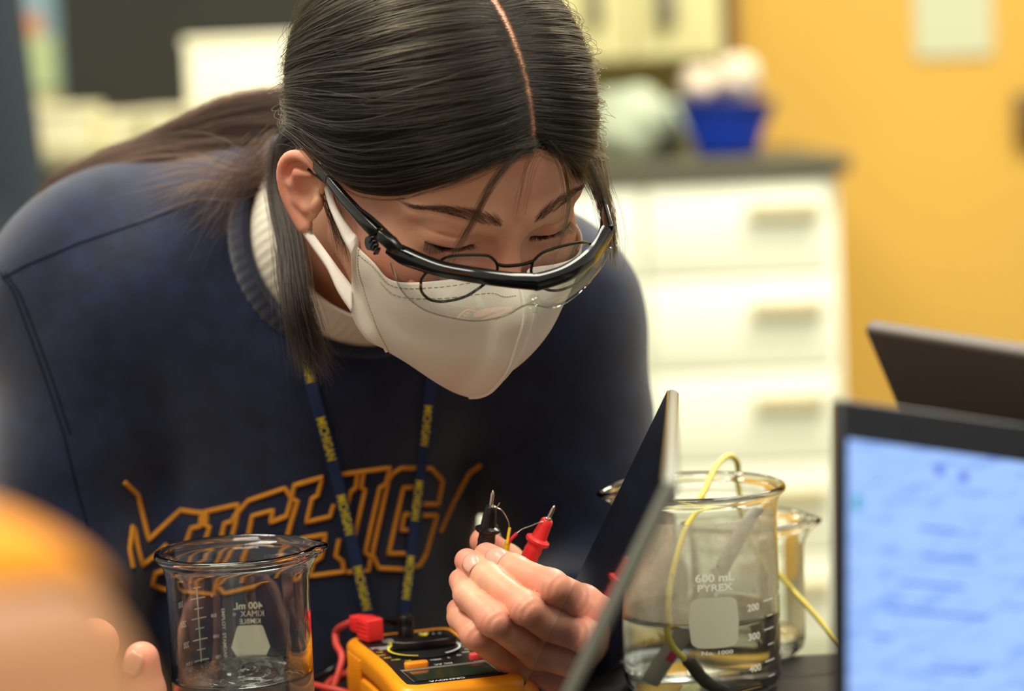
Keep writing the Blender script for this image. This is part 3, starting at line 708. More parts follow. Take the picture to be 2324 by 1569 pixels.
# keep the sheet outside the face
flat = np.array(half).reshape(-1, 3).astype(np.float32)
for _ in range(12):
    d = head_sdf(flat); e = 0.5; g = np.stack([head_sdf(flat + np.eye(3, dtype=np.float32)[k] * e) - d for k in range(3)], 1) / e
    flat = flat + g * np.clip(1.8 - d, 0, 3)[:, None] * 0.6
half = flat.reshape(25, 25, 3)
full = [[Vector(p) for p in r] for r in half] + [[Vector((-p[0], p[1], p[2])) for p in r] for r in half[-2::-1]]
mb_ = MB().grid([[HM @ p for p in r] for r in full]).build('mask_panel', M['mask'], mask, solid=0.0012, sub=1)
MB().tube([HM @ Vector(p + np.array((0, 0.4, 0))) for p in ridge], 0.0011, 8).build('centre_weld', M['mask'], mask)
def dashes(curve, n, r, name='stitching'):
    b = MB(); c = spline(curve, n * 3 + 1)
    for i in range(n): b.tube([Vector(c[i * 3]), Vector(c[i * 3 + 1]), Vector(c[i * 3 + 2])], r, 5)
    return b.build(name, M['stitch'], mask)
def off_curve(ids, lift=1.0):
    return [tuple(HM @ Vector(p + np.array((-0.6, 0.6, -0.1)) * lift)) for p in ids]
dashes(off_curve(half[1]), 40, 0.00028)
dashes(off_curve([half[i][1] for i in range(1, 24)]), 44, 0.00028)
dashes(off_curve([half[i][3] for i in range(5, 24)]), 30, 0.00025)
MB().tube([Vector(p) for p in off_curve(half[0], 0.3)], 0.0011, 8).build('side_weld', M['loop'], mask)
dr = [proj(HM @ Vector(p))[2] for p in seam]; dE = hd(-79, 3, 10); dL = hd(-78, -8, -18)
def strip(pairs, ds, name):
    rows = []
    A = spline([list(P(a[0], a[1], d)) for (a, b), d in zip(pairs, ds)], 34); Bq = spline([list(P(b[0], b[1], d - 0.0012)) for (a, b), d in zip(pairs, ds)], 34)
    for k in range(5): rows.append([Vector(A[i] * (1 - k / 4) + Bq[i] * k / 4) + tocam(A[i]) * 0.0012 * math.sin(math.pi * k / 4) for i in range(34)])
    return MB().grid(rows).build(name, M['loop'], mask, solid=0.0007)
d1 = dr[0] - 0.0005
strip([((735, 420), (748, 424)), ((745, 462), (763, 466)), ((760, 500), (779, 497)), ((780, 545), (800, 526)), ((797, 582), (813, 547)), ((798, 650), (824, 640)), ((797, 709), (842, 704)), ((830, 768), (863, 752)), ((878, 794), (884, 790))],
      [dE - 0.002, dE * .75 + d1 * .25 - .002, dE * .5 + d1 * .5 - .003, dE * .2 + d1 * .8 - .002, d1 - .001, dr[11] - .0005, dr[16] - .001, dr[20] - .001, dr[24]], 'ear_loop')
strip([((799, 650), (799, 711)), ((770, 612), (768, 664)), ((743, 574), (743, 611)), ((709, 528), (705, 556)), ((684, 500), (688, 530)), ((668, 478), (668, 484))],
      [dr[13] - .001, dr[13] * .75 + dL * .25 - .004, dr[13] * .5 + dL * .5 - .005, dL - .003, dL, dL + .004], 'ear_loop')

# ------------------------------------------------------------------ safety glasses
def c2(x, y): return (x / 2.705 + 600, y / 2.705 + 340)
gog = empty('safety_glasses', tuple(H(0, 122, 10)), 'clear wraparound safety glasses with a black brow bar', 'safety glasses')
top = [c2(*p) for p in ((770, 575), (860, 610), (960, 655), (1100, 705), (1300, 742), (1500, 770), (1640, 778), (1700, 775), (1850, 730), (1980, 650), (2060, 570), (2110, 470))]
bot = [c2(*p) for p in ((745, 640), (830, 705), (930, 742), (1080, 785), (1300, 825), (1500, 852), (1640, 866), (1690, 868), (1880, 808), (2010, 720), (2090, 625), (2135, 530))]
GA, GB, GC = 79, 104, 22
T_ = spline([tuple(hit_cyl(a, b, GA, GB, GC)) for a, b in top], 60); B_ = spline([tuple(hit_cyl(a, b, GA + 1.5, GB + 1.5, GC)) for a, b in bot], 60)
rows = [[], [], [], [], [], []]
for t, b in zip(T_, B_):
    t, b = Vector(t), Vector(b); n = Vector((t.x / GA ** 2, (t.y - GC) / GB ** 2, 0)).normalized(); m = (t + b) / 2
    for k, q in enumerate((t - n * 3.2, t + n * 0.2, m * 0.7 + t * 0.3 + n * 1.6, m * 0.3 + b * 0.7 + n * 1.3, b, b - n * 3.0)): rows[k].append(HM @ q)
bar = MB(); bar.grid(rows + [rows[0]]); bar.build('brow_bar', M['blackgloss'], gog, solid=0.0, sub=1)
def boxsweep(b, pts, w, h, up):          # rectangular bar along points (head mm); up: height direction
    N = len(pts); V = []; Fc = []
    for i, p in enumerate(pts):
        t = (pts[min(i + 1, N - 1)] - pts[max(i - 1, 0)]).normalized(); u = (up - t * up.dot(t)).normalized(); s = t.cross(u)
        hh = h[i] if hasattr(h, '__len__') else h; ww = w[i] if hasattr(w, '__len__') else w
        V += [HM @ (p + s * ww / 2 * a + u * hh / 2 * c) for a, c in ((-1, -1), (1, -1), (1, 1), (-1, 1))]
    for i in range(N - 1):
        for k in range(4): Fc.append((i * 4 + k, i * 4 + (k + 1) % 4, i * 4 + 4 + (k + 1) % 4, i * 4 + 4 + k))
    Fc += [(3, 2, 1, 0), tuple((N - 1) * 4 + k for k in range(4))]
    return b.add(V, Fc)
Z = Vector((0, 0, 1))
tp = [on_plane(a, b, x) for a, b, x in ((880, 560, -70), (858, 532, -73), (822, 496, -76), (782, 452, -78), (745, 408, -79.5), (716, 376, -79), (702, 362, -77))]
boxsweep(MB(), tp[1:5], [4, 4, 3.6, 3.2], [8, 7.4, 6.6, 6.0], Z).build('temple', M['blackgloss'], gog, bevel=0.0008)
boxsweep(MB(), tp[4:], [3.0, 2.6, 2.4], [5.6, 5.4, 5], Z).build('temple_tip', mat('smoke_grey_plastic', srgb(52, 54, 48), 0.35), gog, bevel=0.0007)
boxsweep(MB(), [on_plane(a, b, x) for a, b, x in ((905, 570, -71), (888, 552, -73.5), (862, 532, -76))], [4, 5, 4.5], [6, 7, 6], Z).build('hinge', M['black'], gog, bevel=0.0006)
hx = on_plane(848, 545, -75); b = MB()
for k in range(4): boxsweep(b, [hx + Vector((-1.2, 2.2 * k, 1 - 0.9 * k)), hx + Vector((-1.2, 2.2 * k + 1.2, 1 - 0.9 * k - 0.3))], 3, 5, Z)
b.build('hinge_teeth', M['black'], gog, bevel=0.0003)
b = MB(); c = HM @ hx; b.lathe([(0.0, -.0022), (.0034, -.0022), (.0038, -.001), (.0038, .001), (.0034, .0022), (0.0, .0022)], 20, HM @ Matrix.Translation(hx + Vector((0, -1.5, -3))) @ Matrix.Rotation(math.pi / 2, 4, 'Y') @ Matrix.Scale(1000 / HS, 4)); b.build('hinge_barrel', M['black'], gog)
far = [Vector(T_[-1]) * 0.5 + Vector(B_[-1]) * 0.5, Vector((67, 74, 24)), Vector((75, 45, 27)), Vector((78, 12, 28)), Vector((79, -8, 26))]
boxsweep(MB(), far, 3.2, [7, 7, 6.5, 6, 5], Z).build('temple', M['blackgloss'], gog, bevel=0.0008)
lt = [((p[0] + q[0]) / 2, (p[1] + q[1]) / 2) for p, q in zip(top, bot)]
lb = [(886, 596), (897, 630), (918, 668), (962, 703), (1020, 721), (1085, 729), (1150, 716), (1196, 692), (1262, 698), (1318, 662), (1358, 615), (1386, 562)]
LT = spline([tuple(hit_cyl(a, b, GA - 1, GB - 1, GC)) for a, b in lt], 48); LB = spline([tuple(hit_cyl(a, b, GA - 3, GB - 5, GC)) for a, b in lb], 48)
rows = []
for k in range(9):
    v = k / 8; rows.append([HM @ (Vector(t * (1 - v) + q * v) + Vector((t[0] * 0.02, 3.2, 0)) * math.sin(math.pi * v)) for t, q in zip(LT, LB)])
MB().grid(rows).build('lens', M['lens'], gog, sub=1)
MB().tube([HM @ Vector(q) for q in LB], 0.00045, 6).build('lens_edge', thinglass('lens_edge_clear', (0.80, 0.82, 0.74, 1), 0.2, 0.6), gog)
nb = HM @ on_plane(1212, 690, 3); b = MB()
b.lathe([(1e-4, -.005), (.003, -.004), (.0042, -.001), (.0040, .002), (.002, .0045), (1e-4, .005)], 16, Matrix.Translation(nb)); b.build('nose_bridge', M['lens'], gog)
MB().tube(spline([tuple(HM @ on_plane(a, b, x)) for a, b, x in ((1123, 727, -14), (1160, 710, -9), (1195, 692, -3), (1212, 685, 2))], 14), 0.0005, 6).build('nose_wire', M['lens'], gog)

# ------------------------------------------------------------------ prescription spectacles
spec = empty('eyeglasses', tuple(H(0, 108, 12)), 'thin dark metal-rimmed eyeglasses worn under the safety glasses', 'eyeglasses')
def gl(px): return [HM @ hit_cyl(a, b, 72, 96, 20) for a, b in px]
def close(p, n): q = spline([list(a) for a in p] + [list(p[0])], n); return [Vector(a) for a in q]
rimR = [(998, 594), (1012, 585), (1039, 580), (1101, 580), (1119, 588), (1128, 601), (1126, 619), (1101, 644), (1057, 673), (1012, 684), (978, 681), (958, 664), (955, 646), (958, 632), (974, 614)]
rimL = [(1209, 594), (1224, 579), (1240, 570), (1276, 559), (1314, 551), (1336, 552), (1347, 566), (1346, 590), (1332, 622), (1300, 648), (1258, 660), (1222, 648), (1206, 620)]
for rim in (rimR, rimL):
    c = close(gl(rim), 90); r_ = MB().tube(c, 0.00078, 8).build('rim', M['darkmetal'], spec)
    ctr = sum(c, Vector()) / len(c); MB().add([ctr] + c[:-1], [(0, i + 1, (i + 1) % (len(c) - 1) + 1) for i in range(len(c) - 1)]).build('lens', M['lens2'], r_)
MB().tube(spline([list(a) for a in gl([(1127, 600), (1145, 604), (1168, 603), (1190, 600), (1210, 593)])], 16), 0.0010, 8).build('bridge', M['darkmetal'], spec)
for px, py, x in ((1106, 612, -9), (1192, 606, 9)):
    q = on_plane(px, py, x); MB().lathe([(1e-4, -.0012), (.0026, -.0008), (.003, 0), (.0026, .0008), (1e-4, .0012)], 16, HM @ Matrix.Translation(q) @ Matrix.Rotation(math.radians(60 if x < 0 else -60), 4, 'Z') @ Matrix.Rotation(math.pi / 2, 4, 'X') @ Matrix.Scale(1000 / HS, 4)).build('nose_pad', M['lens2'], spec)
MB().tube(spline([list(HM @ on_plane(a, b, x)) for a, b, x in ((968, 622, -49), (905, 552, -66), (855, 503, -74), (822, 477, -76), (760, 430, -78), (700, 385, -79))], 30), 0.0008, 7).build('temple', M['darkmetal'], spec)
MB().tube(spline([list(a) for a in (gl([(1347, 562)])[0], HM @ Vector((66, 76, 18)), HM @ Vector((74, 50, 24)), HM @ Vector((78, 5, 27)))], 20), 0.0008, 7).build('temple', M['darkmetal'], spec)
# ear stud
MB().lathe([(1e-4, -.001), (.0012, -.0006), (.0014, .0004), (1e-4, .0014)], 12, Matrix.Translation(HM @ htrace(704, 521, 0.6))).build('ear_stud', M['steel'], body)

# ------------------------------------------------------------------ lettering helper
_tc = {}
def text2d(body_, bold=0.0):             # flat text as (verts 0..w x 0..1, faces)
    key = (body_, bold)
    if key in _tc: return _tc[key]
    c = bpy.data.curves.new('txt', 'FONT'); c.body = body_; c.size = 1; c.offset = bold; c.resolution_u = 3
    o = bpy.data.objects.new('txt', c); COL.objects.link(o); dg = bpy.context.evaluated_depsgraph_get()
    m = bpy.data.meshes.new_from_object(o.evaluated_get(dg)); v = np.array([tuple(a.co[:2]) for a in m.vertices]); f = [tuple(p.vertices) for p in m.polygons]
    bpy.data.objects.remove(o); bpy.data.meshes.remove(m); bpy.data.curves.remove(c)
    mn, mx = v.min(0), v.max(0); v = (v - mn) / (mx[1] - mn[1]); _tc[key] = (v, f, (mx[0] - mn[0]) / (mx[1] - mn[1])); return _tc[key]
def put_text(b, body_, fn, height, width=None, bold=0.0, anchor=0.5):   # fn(x, y) -> 3D, x centred
    v, f, w = text2d(body_, bold); k = height if width is None else width / w
    b.add([fn((x - w * anchor) * k, (y - 0.5) * height) for x, y in v], f); return b

# ------------------------------------------------------------------ lanyard
lan = empty('lanyard', tuple(P(830, 1300, 1.42)), 'navy neck lanyard with repeated yellow lettering hanging down the chest', 'lanyard')
M['lan'] = mat('navy_webbing', srgb(24, 44, 86), 0.8, bump=0.4, bscale=1500); M['lan_y'] = mat('yellow_print', srgb(222, 204, 30), 0.7)
def strap(px, w, segs):
    q = straces(densify(px, 8), 0.0030); q = np.array(q); n = len(q)
    ker = 7; qq = np.pad(q, ((ker, ker), (0, 0)), 'edge'); q = np.stack([qq[i:i + 2 * ker + 1].mean(0) for i in range(n)])
    L = np.concatenate([[0], np.cumsum(np.linalg.norm(np.diff(q, axis=0), axis=1))])
    def at(s, off, lift):
        p = np.array([np.interp(s, L, q[:, k]) for k in range(3)]); p2 = np.array([np.interp(min(s + .004, L[-1]), L, q[:, k]) for k in range(3)]); p1 = np.array([np.interp(max(s - .004, 0), L, q[:, k]) for k in range(3)])
        t = Vector(p2 - p1).normalized(); v = tocam(p); s_ = t.cross(v).normalized(); v = s_.cross(t); return Vector(p) + s_ * off + v * lift
    rows = [[at(s, w * (k / 4 - 0.5), 0.0004) for s in np.linspace(0, L[-1], 60)] for k in range(5)]
    MB().grid(rows).build('strap', M['lan'], lan, solid=0.0012)
    pxs = np.array(densify(px, 8))
    for (a, c) in segs:
        ia = np.argmin(np.abs(pxs[:, 1] - a)); ic = np.argmin(np.abs(pxs[:, 1] - c)); sm = (L[ia] + L[ic]) / 2; ln = abs(L[ic] - L[ia])
        put_text(MB(), 'MICHIGAN', lambda x, y: at(sm + x, -y, 0.0014), w * 0.72, ln, 0.02).build('lettering', M['lan_y'], lan, smooth=False)
strap([(684, 720), (690, 795), (710, 890), (745, 1010), (775, 1130), (805, 1260), (835, 1390), (856, 1480)], 0.0072, [(810, 870), (948, 1045), (1120, 1212), (1285, 1378)])
strap([(990, 790), (978, 862), (965, 1000), (947, 1130), (932, 1270), (918, 1390), (905, 1480)], 0.0064, [(920, 1008), (1093, 1180), (1265, 1358)])
# ------------------------------------------------------------------ bench and glassware
M['bench'] = mat('black_bench_top', srgb(26, 24, 24), 0.6, spec=0.25, noise=0.25, nscale=60)
M['glass'] = mat('borosilicate_glass', (0.985, 1.0, 0.985, 1), 0.0, trans=1.0, ior=1.47)
M['water'] = mat('water', (0.985, 1.0, 0.985, 1), 0.0, trans=1.0, ior=1.33)
M['print'] = mat('white_enamel_print', srgb(226, 222, 200), 0.7)
M['metal_leg'] = mat('bench_leg_steel', srgb(90, 90, 90), 0.4, metal=0.8)
EDGE = 1.415
bench = empty('lab_bench', (0.1, 1.0, 0), 'black lab bench top in front of the person', 'bench')
MB().box(-1.1, 1.3, 0.56, EDGE, TABLE - 0.032, TABLE).build('bench_top', M['bench'], bench, bevel=0.004)
for x in (-1.02, 1.22):
    for y in (0.64, EDGE - 0.07): MB().box(x - .025, x + .025, y - .025, y + .025, 0, TABLE - 0.032).build('leg', M['metal_leg'], bench, bevel=0.003)
def spouted(prof, n, c, ang, reach, ztop):
    rows = []
    for r, z in prof:
        row = []
        for k in range(n + 1):
            a = 2 * math.pi * k / n; da = (a - ang + math.pi) % (2 * math.pi) - math.pi
            g = math.exp(-(da / 0.20) ** 2) * max(0, 1 - (ztop - z) / 0.020) ** 1.5
            rr = r + reach * g; row.append(Vector((c[0] + rr * math.cos(a), c[1] + rr * math.sin(a), c[2] + z - 0.0012 * g)))
        rows.append(row)
    return rows
def beaker(c, R, Hh, spout, name, label, level, rough=0.0, group=None):
    b = empty(name, c, label, 'beaker'); w = 0.0017
    prof = [(0.0006, 0.0), (R * .5, 0.0), (R - .009, 0.0), (R - .0045, .0010), (R - .0013, .0042), (R, .0095), (R, Hh - .016), (R + .0003, Hh - .011), (R + .0012, Hh - .0065), (R + .0026, Hh - .0036), (R + .0042, Hh - .0026), (R + .0053, Hh - .0014), (R + .0056, Hh), (R + .0050, Hh + .0014), (R + .0036, Hh + .0019), (R + .0022, Hh + .0013),
            (R + .0010, Hh - .0010), (R - .0004, Hh - .0052), (R - w + .0003, Hh - .0095), (R - w, Hh - .016), (R - w, .0105), (R - w - .0016, .0058), (R - w - .0055, .0030), (R * .5, .0022), (0.0006, .0022)]
    mb = MB(); mb.grid(spouted(prof, 96, c, spout, 0.0062, Hh)); o = mb.build('glass_wall', M['glass'], b, edge=3.0)
    bm = bmesh.new(); bm.from_mesh(o.data); bmesh.ops.remove_doubles(bm, verts=bm.verts, dist=1e-6); bmesh.ops.holes_fill(bm, edges=bm.edges, sides=200); bmesh.ops.recalc_face_normals(bm, faces=bm.faces); bm.to_mesh(o.data); bm.free()
    ri = R - w + .0003
    pr = [(0.0006, .0019), (R * .5, .0019), (ri - .0052, .0027), (ri - .0015, .0056), (ri, .0105), (ri, level - .002), (ri, level)]
    mb = MB(); n = 96
    for k in range(1, 15):
        q = 1 - k / 15; pr.append((ri * q, level - (0.0006 if k < 2 else 0) + rough * 0))
    rows = []
    for r, z in pr:
        rows.append([Vector((c[0] + r * math.cos(2 * math.pi * k / n), c[1] + r * math.sin(2 * math.pi * k / n), c[2] + z + (rough * (1 - (r / ri) ** 6) * (math.sin(k * 2 * math.pi / n * 3 + r * 300) + math.sin(r * 900 + k * 2 * math.pi / n * 5)) if z >= level - .001 and r < ri * .99 else 0))) for k in range(n + 1)])
    mb.grid(rows); o = mb.build('water', M['water'], b, edge=3.0)
    bm = bmesh.new(); bm.from_mesh(o.data); bmesh.ops.remove_doubles(bm, verts=bm.verts, dist=1e-6); bmesh.ops.holes_fill(bm, edges=bm.edges, sides=200); bmesh.ops.recalc_face_normals(bm, faces=bm.faces); bm.to_mesh(o.data); bm.free()
    return b
def cyl(c, R, a0, z0, sgn=1):            # map (x, y) on to the outside of a cylinder
    return lambda x, y: Vector((c[0] + R * math.cos(a0 + sgn * x / R), c[1] + R * math.sin(a0 + sgn * x / R), z0 + y))
def patch(b, fn, poly, n=10):            # filled convex polygon on the cylinder, cut in vertical slices
    xs = [p[0] for p in poly]; x0, x1 = min(xs), max(xs); rows = [[], []]
    for i in range(n + 1):
        x = x0 + (x1 - x0) * min(max(i / n, 1e-4), 1 - 1e-4); ys = []
        for (ax, ay), (bx, by) in zip(poly, poly[1:] + poly[:1]):
            if (ax - x) * (bx - x) <= 0 and ax != bx: ys.append(ay + (by - ay) * (x - ax) / (bx - ax))
        rows[0].append(fn(x, min(ys))); rows[1].append(fn(x, max(ys)))
    return b.grid(rows)
def rect(b, fn, x0, x1, y0, y1): return patch(b, fn, [(x0, y0), (x1, y0), (x1, y1), (x0, y1)], 4)

# 400 mL beaker: printing is on her side, seen through the glass
p4 = P(535, 1252, 1.273); C4 = (p4.x, p4.y, TABLE); R4 = 0.03735; H4 = p4.z - TABLE
b4 = beaker(C4, R4, H4, math.radians(12), 'beaker', 'glass beaker marked 400 mL, a third full of water', P(535, 1532, 1.273).z - TABLE, 0.0011)
df = 1.273 + R4; RO = R4 + 0.00012
def z4(py): return P(535, py, df).z
def a4(px): return math.pi / 2 - math.asin(max(-.99, min(.99, (P(px, 1400, df).x - C4[0]) / R4)))
S4 = df / F                               # metres per pixel on the far wall
b = MB()
put_text(b, '400 mL', cyl(C4, RO, a4(563), z4(1378)), 17 * S4, None, 0.025); put_text(b, 'KIMAX', cyl(C4, RO, a4(572), z4(1397)), 14 * S4, 56 * S4); put_text(b, 'KIMBLE', cyl(C4, RO, a4(566), z4(1415)), 12 * S4, 50 * S4, 0.01)
put_text(b, '®', cyl(C4, RO, a4(530), z4(1397)), 8 * S4)
f = cyl(C4, RO, a4(451), z4(1320)); rect(b, f, -1.6 * S4, 1.6 * S4, -252 * S4, 0); rect(b, f, -12 * S4, 12 * S4, -1.4 * S4, 1.4 * S4)
for i, (py, lt, rt) in enumerate(((1347, '300', '0'), (1394, '250', '50'), (1444, '200', '100'), (1493, '150', '150'), (1543, '100', '200'))):
    g = cyl(C4, RO, a4(451), z4(py)); rect(b, g, -22 * S4, 22 * S4, -1.4 * S4, 1.4 * S4)
    g = cyl(C4, RO, a4(416 + i * 3), z4(py + 4)); put_text(b, lt, g, 15 * S4, 24 * S4, 0.02); g = cyl(C4, RO, a4(482 + i * 2), z4(py)); put_text(b, rt, g, 8 * S4, (6 if len(rt) == 1 else 14) * S4, 0.02)
    g = cyl(C4, RO, a4(452), z4(py + 24)); rect(b, g, -13 * S4, 13 * S4, -1.2 * S4, 1.2 * S4)
g = cyl(C4, RO, a4(505), z4(1445)); put_text(b, 'EMPLOY  STAMDARD', lambda x, y: g(-y, -x), 8 * S4, 128 * S4, 0.015)
tag(b.build('graduation_print', M['print'], b4, smooth=False), kind='stuff')
g = cyl(C4, RO, a4(565), z4(1465)); b = MB(); patch(b, g, [(-30 * S4, 40 * S4), (30 * S4, 40 * S4), (47 * S4, -11 * S4), (31 * S4, -40 * S4), (-31 * S4, -40 * S4), (-47 * S4, -11 * S4)], 24); b.build('writing_patch', M['print'], b4)

# 600 mL beaker
p6 = P(1580, 1108, 1.36); C6 = (p6.x, p6.y, TABLE); R6 = 0.0446; H6 = p6.z - TABLE; L6 = P(1580, 1392, 1.36).z - TABLE
b6 = beaker(C6, R6, H6, math.radians(183), 'beaker', 'glass beaker marked 600 mL with fogged walls and a yellow cable in it', L6, 0.0003)
dn = 1.36 - R6; S6 = dn / F; RO6 = R6 + 0.00012
def z6(py): return P(1580, py, dn).z
def a6(px): return -math.pi / 2 + math.asin(max(-.99, min(.99, (P(px, 1400, dn).x - P(1590, 1400, dn).x) / R6)))
M['print6'] = mat('worn_enamel_print', srgb(204, 200, 176), 0.7); M['print6b'] = mat('bright_enamel_print', srgb(246, 244, 230), 0.7)
b = MB(); put_text(b, '600 mL', cyl(C6, RO6, a6(1612), z6(1318)), 19 * S6, 92 * S6, 0.025); put_text(b, 'PYREX', cyl(C6, RO6, a6(1612), z6(1341)), 16 * S6, 82 * S6, 0.02); put_text(b, '®', cyl(C6, RO6, a6(1612), z6(1357)), 9 * S6)
put_text(b, 'No. 1000', cyl(C6, RO6, a6(1612), z6(1493)), 9 * S6, 74 * S6, 0.02)
for py, lt, rt in ((1390, '200', '300'), (1458, '300', '200'), (1533, '400', '100')):
    g = cyl(C6, RO6, a6(1738), z6(py)); rect(b, g, -20 * S6, 22 * S6, -1.4 * S6, 1.4 * S6)
    put_text(b, lt, cyl(C6, RO6, a6(1700), z6(py + 8)), 17 * S6, 36 * S6, 0.02); put_text(b, rt, cyl(C6, RO6, a6(1771), z6(py - 4)), 14 * S6, 34 * S6, 0.015)
    g = cyl(C6, RO6, a6(1742), z6(py + 37)); rect(b, g, -13 * S6, 13 * S6, -1.2 * S6, 1.2 * S6)
tag(b.build('graduation_print', M['print6b'], b6, smooth=False), kind='stuff')
g = cyl(C6, RO6, a6(1607), z6(1423)); rr = []
for k in range(32):
    a = 2 * math.pi * k / 32; s_, c_ = math.sin(a), math.cos(a); rr.append((59 * S6 * math.copysign(abs(c_) ** 0.42, c_), 59 * S6 * math.copysign(abs(s_) ** 0.42, s_)))
b = MB(); patch(b, g, rr, 32); b.build('writing_patch', M['print6'], b6)
# condensation inside
def fogmat():
    m = bpy.data.materials.new('condensation'); m.use_nodes = True; nt = m.node_tree; nt.nodes.clear(); N = nt.nodes.new
    out = N('ShaderNodeOutputMaterial'); t = N('ShaderNodeBsdfTransparent'); d = N('ShaderNodeBsdfTranslucent'); d2 = N('ShaderNodeBsdfDiffuse'); ad = N('ShaderNodeMixShader'); mx = N('ShaderNodeMixShader'); tc = N('ShaderNodeTexCoord'); n = N('ShaderNodeTexNoise'); mr = N('ShaderNodeMapRange')
    d.inputs[0].default_value = srgb(222, 214, 190); d2.inputs[0].default_value = srgb(214, 204, 180); n.inputs['Scale'].default_value = 60; n.inputs['Detail'].default_value = 8; n.inputs['Roughness'].default_value = 0.75
    mr.inputs[1].default_value = 0.3; mr.inputs[2].default_value = 0.7; mr.inputs[3].default_value = 0.34; mr.inputs[4].default_value = 0.66
    L = nt.links.new; L(tc.outputs['Object'], n.inputs['Vector']); L(n.outputs['Fac'], mr.inputs[0]); L(mr.outputs[0], mx.inputs[0]); ad.inputs[0].default_value = 0.5
    L(d.outputs[0], ad.inputs[1]); L(d2.outputs[0], ad.inputs[2]); L(t.outputs[0], mx.inputs[1]); L(ad.outputs[0], mx.inputs[2]); L(mx.outputs[0], out.inputs[0]); return m
M['fog'] = fogmat()
Tm = Matrix.Translation(C6); rf = R6 - 0.0022
MB().lathe([(rf, L6 + .0015), (rf, H6 * .6), (rf, H6 - .013)], 72, Tm).build('condensation_film', M['fog'], b6)
b = MB()
for i in range(70):
    a = rng.uniform(-2.9, -0.25); z = rng.uniform(L6 + .004, H6 - .012); r = rng.uniform(.0003, .0009); q = Vector((C6[0] + (rf - r * .3) * math.cos(a), C6[1] + (rf - r * .3) * math.sin(a), TABLE + z))
    b.lathe([(1e-5, -r * 1.2), (r * .8, -r * .6), (r, 0), (r * .7, r * .7), (1e-5, r)], 8, Matrix.Translation(q))
tag(b.build('droplets', M['water'], b6), kind='stuff')
M['yellow'] = mat('yellow_cable', srgb(232, 214, 96), 0.45); M['heatshrink'] = mat('grey_heatshrink', srgb(72, 70, 56), 0.6, bump=0.3, bscale=500)
tcab = empty('thermocouple_cable', tuple(P(1600, 1560, 1.35)), 'yellow thermocouple cable hooked over the rim of the 600 mL beaker', 'cable')
MB().tube(spline([tuple(P(*a)) for a in ((1568, 1500, 1.348), (1532, 1462, 1.345), (1520, 1420, 1.343), (1520, 1340, 1.343), (1545, 1230, 1.350), (1575, 1160, 1.357), (1597, 1118, 1.362), (1625, 1060, 1.385), (1652, 1036, 1.408), (1672, 1048, 1.425), (1677, 1085, 1.432), (1690, 1160, 1.437), (1722, 1240, 1.44), (1765, 1300, 1.432), (1800, 1342, 1.424), (1840, 1385, 1.415), (1900, 1455, 1.405), (1960, 1508, 1.395))], 110), 0.0017, 10).build('cable', M['yellow'], tcab)
MB().tube(spline([tuple(P(*a)) for a in ((1558, 1488, 1.348), (1572, 1502, 1.349), (1592, 1530, 1.352), (1618, 1552, 1.356), (1640, 1562, 1.36))], 16), [.0020, .0028] + [.0034] * 13 + [.0026], 12).build('probe_sleeve', M['heatshrink'], tcab)
# metal spatula standing in the beaker
M['spat'] = mat('brushed_steel', srgb(150, 146, 134), 0.4, metal=0.4); M['redmark'] = mat('red_mark', srgb(150, 22, 50), 0.5)
sp = empty('spatula', tuple(P(1470, 1560, 1.35)), 'flat grey metal spatula with a red mark leaning in the 600 mL beaker', 'spatula')
A_, B_2 = P(1722, 1140, 1.378), Vector((C6[0] - .024, C6[1] - .002, TABLE + .0065)); t_ = (B_2 - A_).normalized(); s_ = t_.cross(tocam(A_)).normalized(); n_ = s_.cross(t_)
Ms = Matrix((t_, s_, n_)).transposed().to_4x4(); Ms.translation = A_; Ls = (B_2 - A_).length
MB().box(0, Ls, -.0042, .0042, -.0006, .0006, Ms).build('blade', M['spat'], sp, bevel=0.0003)
MB().box(Ls - .022, Ls - .015, -.0035, .0000, .0006, .0009, Ms).build('painted_mark', M['redmark'], sp)
# smaller beaker behind
pz = Pz(1669, 1510, TABLE); C2 = (pz.x + .001, pz.y - .03, TABLE)
C2 = (C6[0] + 0.0345, C6[1] + 0.0790, TABLE); H2 = P(1690, 1183, 1.44).z - TABLE
b2 = beaker(C2, 0.0335, H2, math.radians(-8), 'beaker', 'small plain glass beaker half hidden behind the 600 mL one', 0.012)

# ------------------------------------------------------------------ multimeter
M['orange'] = mat('orange_rubber', srgb(244, 150, 20), 0.38, noise=0.04, nscale=40); M['panel'] = mat('black_panel', srgb(24, 22, 24), 0.35)
M['white'] = mat('white_print', srgb(226, 226, 226), 0.6); M['lcdframe'] = mat('lcd_bevel_grey', srgb(110, 108, 96), 0.35); M['lcd'] = mat('lcd_glass', srgb(44, 54, 40), 0.12, coat=0.6)
M['redpl'] = mat('red_plastic', srgb(226, 46, 46), 0.35); M['orangebtn'] = mat('orange_button', srgb(246, 140, 30), 0.4); M['redbtn'] = mat('coral_button', srgb(240, 84, 84), 0.4)
M['cablered'] = mat('red_silicone_cable', srgb(214, 74, 62), 0.4)
mc_ = Vector((-0.0525, 1.3035, TABLE)); vdir = Vector((0.0412, -0.1357, 0)).normalized(); udir = Vector((-vdir.y, vdir.x, 0)); MW, ML, MHt = 0.0665, 0.140, 0.0345
MM = Matrix((udir, vdir, Vector((0, 0, 1)))).transposed().to_4x4()
MM.translation = mc_
mm = empty('multimeter', tuple(mc_), 'orange handheld digital multimeter lying face up on the bench', 'multimeter')
